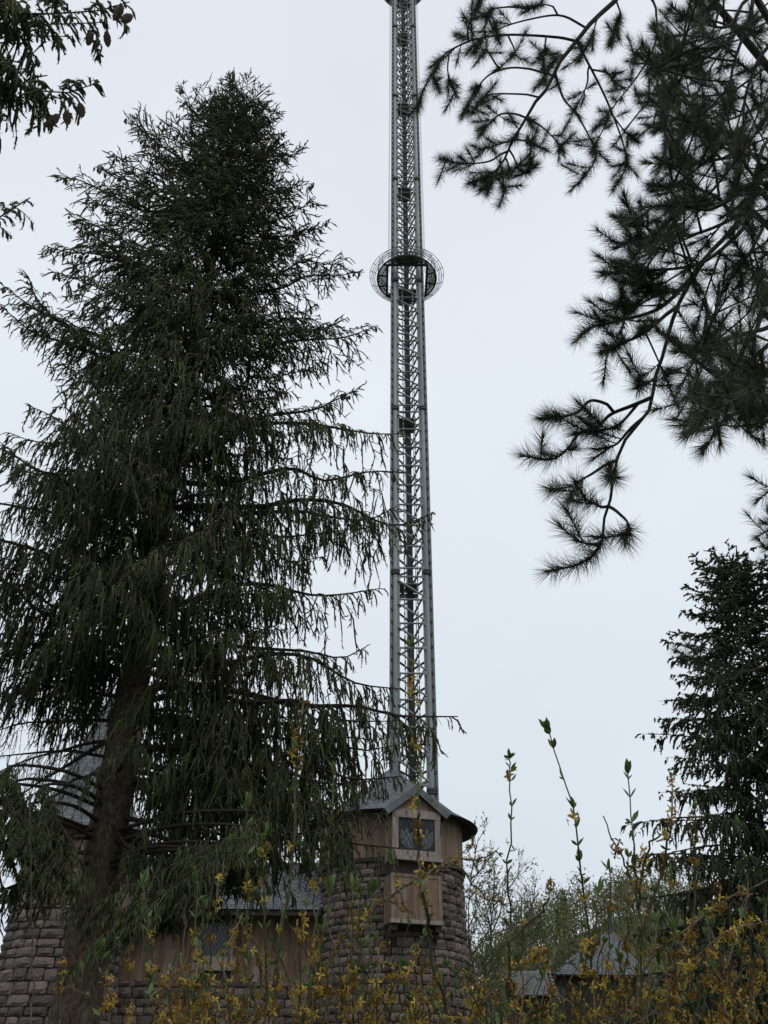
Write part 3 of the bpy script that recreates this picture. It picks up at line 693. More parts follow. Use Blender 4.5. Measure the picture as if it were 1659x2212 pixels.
# ------------------------------------------------------------------ foliage machinery
UP = np.array([0, 0, 1.0])
def resample(P, n):
    P = np.asarray(P, float); d = np.linalg.norm(np.diff(P, axis=0), axis=1); s = np.concatenate([[0], np.cumsum(d)])
    q = np.linspace(0, s[-1], n); return np.stack([np.interp(q, s, P[:,k]) for k in range(3)], 1)
def smooth(P, n):
    """Catmull-Rom through the points, n samples"""
    P = np.asarray(P, float)
    if len(P) < 3: return resample(P, n)
    Q = np.vstack([2*P[0] - P[1], P, 2*P[-1] - P[-2]]); out = []
    for i in range(len(P) - 1):
        a, b, c, d = Q[i:i+4]
        for t in np.linspace(0, 1, 8, endpoint=False):
            out.append(0.5*((2*b) + (-a + c)*t + (2*a - 5*b + 4*c - d)*t*t + (-a + 3*b - 3*c + d)*t**3))
    out.append(P[-1]); return resample(out, n)
def plen(P): return np.linalg.norm(np.diff(P, axis=0), axis=1).sum()

class Foliage:
    """collects many thin tubes and needles as plain arrays"""
    def __init__(s, rng): s.V = []; s.Q = []; s.T = []; s.n = 0; s.rng = rng
    def tubes(s, P, R, m=3):
        """P (B,n,3) polylines of equal point count, R (B,n)"""
        P = np.asarray(P, float)
        if len(P) == 0: return
        B, n = P.shape[:2]; t = np.empty_like(P); t[:,1:-1] = P[:,2:] - P[:,:-2]; t[:,0] = P[:,1] - P[:,0]; t[:,-1] = P[:,-1] - P[:,-2]; t = nrm(t)
        ref = np.where(np.abs(t[:,:1,2:3]) < 0.85, UP, np.array([1.0, 0.2, 0])); u = nrm(np.cross(t, ref)); w = np.cross(t, u)
        a = 2*np.pi*np.arange(m)/m
        ring = P[:,:,None] + (u[:,:,None]*np.cos(a)[None,None,:,None] + w[:,:,None]*np.sin(a)[None,None,:,None])*np.asarray(R)[:,:,None,None]
        idx = s.n + np.arange(B*n*m).reshape(B, n, m)
        nx_ = np.roll(idx, -1, axis=2)
        s.Q.append(np.stack([idx[:,:-1], nx_[:,:-1], nx_[:,1:], idx[:,1:]], -1).reshape(-1,4))
        s.V.append(ring.reshape(-1,3)); s.n += B*n*m
    def sample(s, P, per_m, lo=0.0):
        """points and tangents spread along polylines P (B,n,3)"""
        P = np.asarray(P, float); B, n = P.shape[:2]; L = np.linalg.norm(np.diff(P, axis=1), axis=2).sum(1)
        k = np.maximum(1, s.rng.poisson(np.maximum(per_m*L*(1 - lo), 0.5))); i = np.repeat(np.arange(B), k)
        q = (lo + (1 - lo)*s.rng.random(len(i)))*(n - 1); j = np.minimum(q.astype(int), n - 2); f = (q - j)[:,None]
        a, b = P[i, j], P[i, j+1]
        return a*(1 - f) + b*f, nrm(b - a), i
    def needles(s, P, T, ln, w, ang, jit=0.25, upbias=0.0):
        r = s.rng.normal(size=P.shape); r[:,2] += upbias; r -= (r*T).sum(1, keepdims=True)*T; r = nrm(r)
        A = ang + s.rng.normal(size=(len(P),1))*jit; d = T*np.cos(A) + r*np.sin(A)
        side = nrm(np.cross(d, s.rng.normal(size=P.shape)))*(w/2); l = ln*(0.75 + 0.5*s.rng.random((len(P),1)))
        V = np.stack([P + side, P - side, P + d*l], 1).reshape(-1,3)
        s.T.append(s.n + np.arange(len(V)).reshape(-1,3)); s.V.append(V); s.n += len(V)
    def mesh(s, name):
        f = []
        if s.Q: f.append(np.concatenate(s.Q))
        if s.T: f.append(np.concatenate(s.T))
        return mesh_np(name, np.concatenate(s.V), f)

def spruce_foliage(fo, li, stems, rng, bl=0.55, step=0.06, lat=1.0, per_m=70, nl=0.026, nw=0.006, core=0.007, shoots=True, droop=None):
    """stems: list of (points (n,3), base radius, droop 0..1)"""
    for st_ in stems:
        P, r0, dr = st_[:3]; lo_ = st_[3] if len(st_) > 3 else 0.10
        n = 18; P = smooth(P, n); L = plen(P)
        li.tubes(P[None], (np.linspace(1, 0.12, n)*r0)[None], 6 if shoots else 4)
        sub = [(P, 0.10)]
        k = int(L*(1 - 0.12)/0.2)
        for q in range(k):
            f = max(0.14, lo_) + (0.98 - max(0.14, lo_))*(q + rng.random()*0.7)/max(k, 1); x = f*(n - 1); j = min(int(x), n - 2); p = P[j] + (P[j+1] - P[j])*(x - j); t = nrm(P[j+1] - P[j])
            side = nrm(np.cross(t, UP))*(1 if q % 2 else -1); l = (0.12 + lat*min(1, 0.42*(1 - f)*L))*rng.uniform(0.6, 1.15)
            d = nrm(t*rng.uniform(0.5, 0.95) + side*rng.uniform(0.5, 0.95) + UP*rng.uniform(-0.1, 0.2)*(1 - dr))
            m = 5; u = np.linspace(0, 1, m)[:,None]
            Q = p + d*l*u - UP*(dr*0.75 + 0.02)*l*u*u + rng.normal(size=3)*0.03*l*u
            if shoots: li.tubes(Q[None], (np.linspace(1, 0.4, m)*(0.004 + 0.006*l))[None], 3)
            sub.append((resample(Q, n), 0.08))
        # branchlets hang from the limb and its laterals
        S = np.stack([s_[0] for s_ in sub]); Ls = np.linalg.norm(np.diff(S, axis=1), axis=2).sum(1)
        stp = step*(0.72 if dr < 0.6 else 1.0)
        base, T, idx = fo.sample(S, 1/stp, 0.10)
        if lo_ > 0.10:
            ok_ = (idx > 0) | (np.linalg.norm(base - P[0], axis=1) > lo_*L); base, T, idx = base[ok_], T[ok_], idx[ok_]
        B = len(base); side = nrm(np.cross(T, UP)); sg = np.where(rng.random(B) < 0.5, 1, -1)[:,None]
        d0 = nrm(T*rng.uniform(0.15, 0.75, (B,1)) + side*sg*rng.uniform(0.1, 0.8, (B,1)) + UP*(rng.uniform(-0.35, 0.35, (B,1)) - 0.45*dr))
        endf = np.linalg.norm(base - S[idx, -1], axis=1)/np.maximum(Ls[idx], 0.1)       # 0 at the tip
        l = bl*(0.52 + 0.60*dr)*rng.uniform(0.25, 1.0, B)**1.2*np.clip(0.32 + 1.6*endf, 0.3, 1.0)*np.where(idx == 0, 1.0, np.clip(Ls[idx]/0.6, 0.45, 1))
        l = np.maximum(l, 0.07); drr = dr*np.clip(0.62 + 1.5*endf, 0, 1)
        p1 = base + d0*(l*(0.22 + 0.55*(1 - drr)))[:,None]
        dn = nrm(-UP + rng.normal(size=(B,3))*0.13 + d0*0.12); d2 = nrm(d0*(1 - drr)[:,None] + dn*drr[:,None])
        p2 = p1 + d2*(l*0.4)[:,None]; p3 = p2 + nrm(d2 + rng.normal(size=(B,3))*0.10)*(l*0.4*(0.4 + 0.6*drr))[:,None]
        BL = np.stack([base, p1, p2, p3], 1)
        if not shoots: BL = BL[:, [0, 1, 3]]
        fo.tubes(BL, np.array([[0.55, 1.0, 0.85, 0.2] if shoots else [0.6, 1.0, 0.25]])*core*rng.uniform(0.65, 1.3, BL.shape[:2]), 3)
        p, t, i = fo.sample(BL, per_m); fo.needles(p, t, nl, nw, 0.85)
        p, t, i = fo.sample(S, per_m*0.8, 0.35); fo.needles(p, t, nl, nw, 0.85)
        if shoots:
            long = l > 0.2; bp_, bt_, bi = fo.sample(BL[long], 7.5, 0.25) if long.any() else (None, None, None)
            if bp_ is not None:
                K = len(bp_); rr = rng.normal(size=(K,3)); d = nrm(bt_*0.7 + rr*0.45 - UP*0.2*dr); ls = rng.uniform(0.05, 0.16, K)[:,None]
                SH = np.stack([bp_, bp_ + nrm(d - UP*0.3*dr)*ls], 1)
                fo.tubes(SH, np.tile(np.array([0.95, 0.35])*core, (K,1)), 3)
                p, t, i = fo.sample(SH, per_m); fo.needles(p, t, nl, nw, 0.85)

def cone_mesh():
    prof = []
    n, k = 9, 8; V, F = [], []
    for i in range(n + 1):
        u = i/n; r = 0.5*math.sin(math.pi*min(u*0.92 + 0.08, 1))**0.7*(1.08 if i % 2 else 0.92)
        if i == n: r = 0.05
        for j in range(k):
            a = 2*math.pi*(j + 0.5*(i % 2))/k; V.append((r*math.cos(a), r*math.sin(a), -u))
    for i in range(n):
        for j in range(k): F.append((i*k + j, i*k + (j+1) % k, (i+1)*k + (j+1) % k, (i+1)*k + j))
    F.append(tuple(range(k))); F.append(tuple(n*k + j for j in range(k-1, -1, -1)))
    me = MB().add(V, F).mesh('cone'); me.materials.append(M['cone']); return me
CONE = cone_mesh()
def hang_cones(tree, pts, rng, lo=0.09, hi=0.14):
    for p in pts:
        o = bpy.data.objects.new('cone', CONE); COL.objects.link(o); o.parent = tree
        L = rng.uniform(lo, hi); tilt = Matrix.Rotation(rng.uniform(-0.3, 0.3), 4, 'X') @ Matrix.Rotation(rng.uniform(-0.3, 0.3), 4, 'Y')
        o.matrix_local = Matrix.Translation(Vector(p - org(tree))) @ tilt @ Matrix.Diagonal((L*0.33, L*0.33, L, 1))

def trunk(tree, base, H, r, mat_, lean=(0, 0), flare=1.35, n=22, m=18):
    pts, rad = [], []
    for i in range(n + 1):
        u = i/n; z = H*u
        pts.append((base[0] + lean[0]*u + 0.03*math.sin(3.1*u*3), base[1] + lean[1]*u + 0.03*math.cos(2.3*u*3), base[2] - 0.15 + (H + 0.15)*u))
        rad.append(max(0.012, r*(1 - u)**1.12*(1 + (flare - 1)*math.exp(-z/0.5))))
    me = MB().tube(pts, rad, m).mesh('trunk', True)
    co = np.zeros(len(me.vertices)*3, np.float32); me.vertices.foreach_get('co', co); co += np.random.default_rng(3).normal(size=co.shape)*r*0.028; me.vertices.foreach_set('co', co); me.update()
    return link('trunk', me, tree, mat_)

# ------------------------------------------------------------------ the big spruce
rg = np.random.default_rng(11)
SY = 12.0
s0 = at(152, 2212, SY); sx = s0.x
spr = thing('spruce_tree', (sx, SY, 0), 'big dark spruce with drooping branches and cones in front of the stone turrets', 'tree')
SH_ = at(517, 216, SY).z
trunk(spr, (sx, SY, 0), SH_, 0.335, M['bark'], n=150, m=30)
fo, li = Foliage(rg), Foliage(rg)
stems = []
def limb(z0, tip, sag, dr, r=None, lo=0.10):
    a = np.array([sx, SY, z0]); b = np.array(tip, float); d = b - a; L = np.linalg.norm(d); h = np.array([d[0], d[1], 0])
    P = np.stack([a + d*u + UP*sag*L*math.sin(math.pi*u)*(1 - 0.25*u) for u in np.linspace(0, 1, 7)])
    P[1:-1] += rg.normal(size=(5,3))*0.022*L; P[-1] += UP*0.02*L; P[-2] -= UP*0.02*L*dr
    stems.append((P, r or (0.010 + 0.011*L), dr, lo))
def zt(y): return at(400, y, SY).z
# limbs seen in profile, tips as they stand against the sky and the tower (picture row of the root, tip, distance, sag)
hero = [(330,(385,190),11.6,.02,.1),(330,(432,226),11.8,.0,.1),(340,(480,212),11.4,.0,.05),(390,(345,262),11.2,.0,.15),(440,(300,300),11.5,.02,.2),(500,(240,330),11.2,.02,.25),(560,(190,430),11.0,.03,.35),(620,(150,470),11.3,.03,.4),(720,(110,590),10.9,.04,.5),(300,(540,218),11.7,.0,.05),(480,(640,400),11.5,.0,.25),(520,(690,440),11.8,.02,.3),(420,(272,255),11.7,.0,.15),(470,(205,362),12.0,.0,.3),(520,(120,388),11.6,.04,.4),(640,(92,536),11.7,.05,.5),(700,(168,500),12.5,.03,.4),
        (860,(2,622),11.0,.05,.6),(900,(0,668),11.4,.05,.6),(930,(58,604),12.4,.04,.6),(1060,(56,880),11.6,.05,.7),(1110,(-60,955),11.4,.04,.85),(1180,(-90,1060),12.0,.03,.9),
        (1330,(-80,1225),11.4,-.04,1),(1420,(-110,1390),12.0,.05,1),(1480,(-120,1170),11.0,.02,1),(1300,(-120,1110),12.6,.02,1),
        (300,(455,225),12.3,.0,.05),(290,(578,232),12.0,.0,.05),(350,(600,325),11.8,.0,.1),(400,(660,316),12.0,-.05,.15),(450,(676,398),12.3,.0,.25),(430,(614,290),12.5,.0,.1),
        (560,(716,482),11.9,.03,.3),(620,(755,560),12.2,.03,.35),(650,(786,588),11.7,.03,.4),(760,(752,690),12.3,.03,.5),(800,(818,708),11.6,.02,.5),(870,(690,800),11.8,.06,.7),
        (985,(778,845),12.4,-.03,.55),(960,(880,945),11.8,.05,.9),(1040,(885,1030),12.0,.05,.9),(1100,(940,1118),11.7,.05,.9),(1150,(860,1100),12.6,.03,.9),(1210,(760,1150),11.2,.05,.9),
        (1330,(820,1280),11.8,.06,.8),(1400,(800,1400),12.2,-.01,.9),(1440,(870,1500),11.8,.08,1),(1500,(990,1562),11.6,.05,.95),(1560,(860,1620),12.4,.05,1),(1640,(780,1690),11.6,-.03,1),(1690,(640,1760),12.0,-.05,1),(1640,(835,1770),11.2,.05,1),(1670,(870,1850),10.8,.08,.9),(1690,(770,1820),11.4,.06,1),(1660,(700,1760),11.8,.04,1),(1620,(810,1700),11.0,.05,1),(1460,(-60,1500),12.0,.03,1),(1440,(-40,1470),11.0,.05,1),(1530,(850,1570),11.3,.05,1),(1580,(815,1610),11.9,.04,1),(1610,(868,1690),11.5,.06,1)]
for y0, (x, y), Y, sag, dr in hero: limb(zt(y0), at(x, y, Y), sag, dr)
# the other limbs all round, fuller behind and in front
z = zt(1690); az = 0.3
def prof(z):
    u = (z - 4)/(SH_ - 4); return 0.35 + 4.6*np.clip(1 - u, 0, 1)**0.78*np.clip(0.55 + 1.2*u*2, 0.55, 1.0)
while z < SH_ - 0.25:
    az += 2.39996; u = z/SH_; zr_ = z; z = (math.floor(z/0.95) + 0.5)*0.95 + rg.normal()*0.13 if u < 0.82 else z; L = prof(z)*rg.uniform(0.62, 0.98)
    if math.sin(az) < -0.5: L *= 0.9
    if abs(math.cos(az)) > 0.6: L *= float(np.interp(u, [0.3, 0.62, 0.9], [0.64, 0.98, 1.05]))
    el = np.interp(u, [0.1, 0.4, 0.65, 0.85, 1], [-0.10, 0.02, 0.22, 0.55, 1.2]); dr = float(np.interp(u, [0.1, 0.45, 0.7, 1], [1, 0.95, 0.5, 0.1]))
    if z < zt(1510) and math.cos(az) < 0.15: z = zr_ + 0.1; continue
    tip = np.array([sx + L*math.cos(az), SY + L*math.sin(az), z + L*math.tan(el)*0.8]); limb(z, tip, 0.04, dr)
    z = zr_ + np.interp(u, [0, 0.5, 1], [0.19, 0.10, 0.085])*rg.uniform(0.7, 1.3)
for k_ in range(34):      # boughs reaching towards the path, hiding the upper trunk
    z = zt(1430) + (SH_*0.85 - zt(1430))*(k_ + rg.random())/34; az = -math.pi/2 + rg.normal()*0.55; u = z/SH_; L = prof(z)*rg.uniform(0.4, 0.8)
    dr = float(np.interp(u, [0.1, 0.45, 0.7, 1], [1, 0.95, 0.55, 0.15])); limb(z, np.array([sx + L*math.cos(az), SY + L*math.sin(az), z + L*np.interp(u, [0.2, 0.6, 1], [-0.1, 0.1, 0.6])]), 0.05, dr)
# heavy low boughs crossing in front of the hall
for y0, (x, y), Y, sag, dr, *lo in [(1800,(420,1838),10.8,-.10,1),(1800,(560,1760),10.6,-.12,1),(1600,(-20,1745),11.5,.06,.5,.75),(1830,(40,1900),10.6,.05,1,.45),(1760,(700,1740),11.0,-.08,1),(1790,(760,1790),10.2,-.06,1),(1850,(-60,1960),10.4,.08,1,.4)]:
    limb(zt(y0), at(x, y, Y), sag, dr, 0.04, lo[0] if lo else 0.2)
zl_ = zt(1585)
spruce_foliage(fo, li, [q for q in stems if q[0][0][2] < zl_], rg, bl=0.52, step=0.055, per_m=34, nl=0.034, nw=0.010, core=0.0115)
spruce_foliage(fo, li, [q for q in stems if q[0][0][2] >= zl_], rg, bl=0.80, step=0.077, per_m=26, nl=0.037, nw=0.0125, core=0.0135)
# bough that sags across the trunk foot
low = []
for pts in ([(580,1760),(500,1830),(430,1880),(350,1940),(260,2010),(120,2110)], [(540,1790),(450,1860),(370,1920),(270,1980),(180,2060)], [(500,1830),(420,1900),(330,1970),(240,2040)], [(470,1850),(390,1900),(290,1950),(170,2010)], [(440,1840),(350,1880),(250,1930),(150,1980)], [(60,1740),(120,1820),(150,1900),(170,1990)], [(90,1700),(130,1780),(170,1860),(190,1930)], [(10,1660),(50,1760),(90,1850),(110,1920)], [(-50,1700),(0,1800),(40,1900)], [(30,1690),(90,1790),(130,1870),(160,1950)], [(-60,1760),(-20,1850),(20,1950)], [(20,1780),(70,1870),(90,1960)]):
    P = np.stack([np.array(at(x, y, 10.4 - 0.16*i)) for i, (x, y) in enumerate(pts)])
    a = np.array([sx, SY, P[0][2] + 0.15]); low.append((np.vstack([a, (a + P[0])/2 + UP*0.15, P]), 0.03, 0.8, 0.45))
spruce_foliage(fo, li, low, rg, bl=0.34, step=0.022, lat=0.6, per_m=45, nl=0.030, nw=0.009, core=0.0105)
veil = []
for y0, (x, y), Y, sag in ((1560,(-60,1590),11.6,.05), (1600,(-30,1690),11.2,.08), (1640,(-60,1640),12.2,.05), (1660,(40,1760),11.0,.06), (1760,(330,1850),10.8,-.08), (1780,(60,1860),10.9,.04), (1810,(-40,1880),10.6,.06)):
    a = np.array([sx, SY, zt(y0)]); b = np.array(at(x, y, Y)); L = np.linalg.norm(b - a)
    veil.append((np.stack([a + (b - a)*u + UP*sag*L*math.sin(math.pi*u) + rg.normal(size=3)*0.03*u for u in np.linspace(0, 1, 7)]), 0.03, 1.0))
spruce_foliage(fo, li, veil, rg, bl=0.62, step=0.11, lat=0.8, per_m=16, nl=0.03, nw=0.008, core=0.006)
link('crown', fo.mesh('crown'), spr, M['spruce'], 'stuff')
link('limbs', li.mesh('limbs'), spr, M['limb'])
pts = []
for i_, (P, r, dr, lo) in enumerate(stems):
    if i_ < len(hero) and dr < 0.72: k_ = int(rg.integers(4, 9))
    elif P[-1][2] > SH_*0.5: k_ = int(rg.integers(0, 3))
    else: k_ = int(rg.random() < 0.5)
    Ps = smooth(P, 18)
    for q in range(k_):
        f = 1 - 0.45*rg.random()**1.5; x = f*17; j_ = min(int(x), 16); c_ = Ps[j_] + (Ps[j_+1] - Ps[j_])*(x - j_)
        pts.append(c_ + np.array([rg.normal()*0.03, rg.normal()*0.03, -0.005 - rg.uniform(0.0, 0.05)]))
hang_cones(spr, pts[:290], rg, 0.13, 0.19)

# ------------------------------------------------------------------ nearer spruce whose boughs hang in from the left
nb = np.array([-7.6, 6.8, 0])
nsp = thing('spruce_tree', tuple(nb), 'near spruce with cone-hung bough tips reaching in beside the big spruce top', 'tree')
trunk(nsp, nb, 19, 0.30, M['bark'])
fo, li = Foliage(rg), Foliage(rg); stems = []
def near_bough(pts, depth, r=0.03):
    P = [np.array(atd(x, y, depth - 0.12*i)) for i, (x, y) in enumerate(pts)]
    root = np.array([nb[0], nb[1], P[0][2] + 0.2]); return (np.vstack([root, (root + P[0])/2 + UP*0.15, P]), r, 0.75)
k = 0.2645
B1 = [near_bough([(x*k, y*k) for x, y in q], d) for q, d in (
    ([(-150,50),(120,110),(350,110),(550,110),(850,80),(960,40),(1060,15)], 7.0), ([(-200,120),(100,190),(400,200),(700,190),(860,180)], 7.3),
    ([(-200,560),(120,650),(200,720),(330,760),(580,755),(660,745),(815,670)], 6.7), ([(-200,760),(100,790),(300,800),(500,800),(600,800)], 7.0),
    ([(-200,1900),(0,1760),(80,1720),(150,1660),(245,1615)], 6.2), ([(-200,300),(0,290),(200,300),(420,290),(600,300)], 7.5))]
spruce_foliage(fo, li, B1[:4] + B1[5:], rg, bl=0.50, step=0.027, lat=0.5, per_m=62, nl=0.027, nw=0.008, core=0.011)
spruce_foliage(fo, li, B1[4:5], rg, bl=0.34, step=0.03, lat=0.35, per_m=130, nl=0.024, nw=0.006, core=0.008)
z = 4.0; az = 0; far = []
while z < 18.5:
    az += 2.39996; L = (0.4 + 3.4*(1 - z/19)**0.7)*rg.uniform(0.7, 1.0)
    P = np.stack([nb + UP*z + np.array([math.cos(az), math.sin(az), 0.15])*L*u for u in np.linspace(0, 1, 6)]); q = project(P); q = q[~np.isnan(q[:,0])]
    if not ((q[:,0] > -130) & (q[:,1] < 2400) & (q[:,1] > -200)).any(): far.append((P, 0.035, 0.7))
    z += 0.24
spruce_foliage(fo, li, far, rg, bl=0.6, step=0.2, per_m=14, nl=0.05, nw=0.02, core=0.02, shoots=False)
link('crown', fo.mesh('crown'), nsp, M['spruce'], 'stuff'); link('limbs', li.mesh('limbs'), nsp, M['limb'])
cp = [np.array(atd(x*k, y*k, d)) for x, y, d in ((1075,130,6.3),(1000,50,6.4),(870,260,6.5),(655,850,6.1),(545,910,6.2),(745,270,6.6),(480,940,6.4))]
hang_cones(nsp, cp, rg, 0.16, 0.21)

# ------------------------------------------------------------------ spruces farther off
def simple_spruce(base, H, R, r, label, cat, seed, mkey, step=0.14, per_m=34, nw=0.012, nl=0.03, whorl=0.24, group=None, bl=0.5, keep=None, cones=0, core=0.012, z0=1.2, pw=0.8):
    g = np.random.default_rng(seed); base = np.array(base, float)
    t = thing('spruce_tree', tuple(base), label, cat, group); trunk(t, base, H, r, M['bark'], m=10)
    fo, li = Foliage(g), Foliage(g); z = z0; az = g.uniform(0, 6); st, cn = [], []
    while z < H - 0.1:
        az += 2.39996; u = z/H; L = (0.12 + R*(1 - u)**pw)*g.uniform(0.72, 1.05)
        el = np.interp(u, [0, 0.4, 0.8, 1], [-0.05, 0.1, 0.45, 1.1]); dr = float(np.interp(u, [0, 0.5, 1], [0.95, 0.7, 0.15]))
        P = np.stack([base + UP*z + np.array([math.cos(az), math.sin(az), math.tan(el)*0.7])*L*q + UP*0.06*L*math.sin(math.pi*q) for q in np.linspace(0, 1, 6)])
        ok = True
        if keep is not None:
            q = project(P[-1:])[0]; ok = keep(q)
        if ok:
            st.append((P, 0.01 + 0.008*L, dr))
            if cones and g.random() < cones and u > 0.5: cn.append(P[-1] - UP*0.1 + g.normal(size=3)*0.1)
        z += whorl*g.uniform(0.6, 1.4)*(0.5 + 0.6*(1 - u))
    spruce_foliage(fo, li, st, g, bl=bl, step=step, per_m=per_m, nl=nl, nw=nw, core=core, shoots=False)
    link('crown', fo.mesh('crown'), t, mkey, 'stuff'); link('limbs', li.mesh('limbs'), t, M['limb'])
    if cn: hang_cones(t, cn, g, 0.12, 0.16)
    return t
def on_ground(x, y, Y):
    p = at(x, y, Y); return p.x, Y, p.z
rx, ry, rzp = on_ground(1570, 1197, 22)
simple_spruce((rx, ry, 0), rzp - 0.6, 6.4, 0.24, 'slim-topped dark spruce rising behind the yellow shrubs, across from the drop tower', 'tree', 31, M['spruce_far'], step=0.19, per_m=19, whorl=0.082, cones=0.08, nw=0.044, nl=0.085, core=0.036, bl=0.72, pw=0.62)
rx, ry, rzp = on_ground(1725, 1010, 19)
simple_spruce((rx, ry, 0), rzp, 4.0, 0.27, 'taller dark spruce beside the slim-topped spruce, mostly hidden beneath the pine', 'tree', 32, M['spruce_far'], step=0.16, per_m=18, whorl=0.10, nw=0.038, nl=0.075, core=0.030, bl=0.72)
rx, ry, rzp = on_ground(-120, 640, 19)
simple_spruce((rx, ry, 0), rzp, 2.7, 0.25, 'dull brownish spruce showing its edge behind the big spruce boughs', 'tree', 33, M['spruce_far'], step=0.14, per_m=16, whorl=0.18, nw=0.03, nl=0.07, core=0.025, bl=0.8)
for i, (x, y, Y, R) in enumerate(((1216, 1925, 66, 1.5), (1243, 1938, 69, 1.8))):
    rx, ry, rzp = on_ground(x, y, Y); gz = float(ground_z(rx, ry))
    simple_spruce((rx, ry, gz), rzp - gz, R, 0.15, ('narrow dark conifer standing just behind the small slate pavilion', 'wider dark conifer next to the narrow one behind the pavilion')[i], 'tree', 40 + i, M['spruce_far'], step=0.25, per_m=14, nw=0.04, nl=0.10, whorl=0.3, bl=0.5, core=0.03)

# ------------------------------------------------------------------ long-needled pine reaching in from the right
pg_ = np.random.default_rng(5); PD = 1.9
pb = np.array([8.2, 8.6, 0])
pine = thing('pine_tree', tuple(pb), 'long-needled pine reaching its dark tufted limbs across the sky beside the drop tower', 'tree')
trunk(pine, pb, 21, 0.34, M['bark'])
fo, li = Foliage(pg_), Foliage(pg_)
Z7 = lambda q: [(877.8 + x*0.4709, y*0.4709) for x, y in q]
Z8 = lambda q: [(1042.4 + x*0.3717, 658.3 + y*0.3717) for x, y in q]
def lift(pts, d0, d1):
    n = len(pts); return smooth([np.array(atd(x, y, d0 + (d1 - d0)*i/max(n - 1, 1))) for i, (x, y) in enumerate(pts)], max(10, 4*n))
WP = []
def wood(P, r0, r1, m=6, keep=True):
    li.tubes(P[None], np.linspace(r0, r1, len(P))[None], m)
    if keep: WP.append(resample(P, max(8, int(plen(P)/0.03))))
def join_point(x, y):
    W = np.concatenate(WP); q = project(W); d = np.hypot(q[:,0] - x, q[:,1] - y); d[np.isnan(d)] = 1e9
    i = int(np.argmin(d)); return (W[i], d[i])
def shoot(P, dens=520, nl=0.135, nw=0.0037, lo=0.0):
    dens = dens*PD
    p, t, i = fo.sample(P[None], dens, lo); fo.needles(p, t, nl, nw, 0.92, 0.3, 0.12)
    # the growing point closes the tuft
    e = np.repeat(P[-1:], 44, 0); tt = np.repeat(nrm(P[-1:] - P[-2:-1]), 44, 0); fo.needles(e, tt, nl, nw, 0.35, 0.25)
    fo.tubes(np.stack([P[-1] - tt[0]*0.02, P[-1] + tt[0]*0.035])[None], np.array([[0.011, 0.004]]), 4)
def tufts(P, n, L=0.16, nl=0.135, spread=0.9, lo=0.3, dens=520):
    """short side shoots with needle tufts"""
    N = len(P)
    for q in range(n):
        x = (lo + (1 - lo)*pg_.random())*(N - 1); j = min(int(x), N - 2); b = P[j]; t = nrm(P[j+1] - P[j])
        d = nrm(t*0.8 + pg_.normal(size=3)*0.55*spread + UP*0.15); l = L*pg_.uniform(0.7, 1.5)
        Q = np.stack([b + d*l*u + UP*0.25*l*u*u for u in np.linspace(0, 1, 6)])
        wood(Q, 0.006, 0.004, 4, False); shoot(resample(Q[1:], 6), dens, nl)
def spray(pts, d0, d1, r0, side=0, foli=0.55, L=0.16, nl=0.135, dens=520):
    J, dist = join_point(*pts[0]) if WP else (None, 1e9)
    if dist < 60:
        dj = (CAMR.transposed() @ (Vector(J) - EYE)).z*-1
        P = lift(pts, dj, dj + (d1 - d0) + pg_.uniform(-0.4, 0.2)*min(1, len(pts)/5)); P = smooth(np.vstack([J, P[2:]]), len(P))
    else: P = lift(pts, d0, d1)
    wood(P, r0*0.8, max(0.004, r0*0.3)); n = len(P); k_ = int(foli*n)
    shoot(resample(P[min(k_, n-3):], 14), dens, nl); tufts(P, side, L, nl, lo=min(foli, 0.5), dens=dens); return P
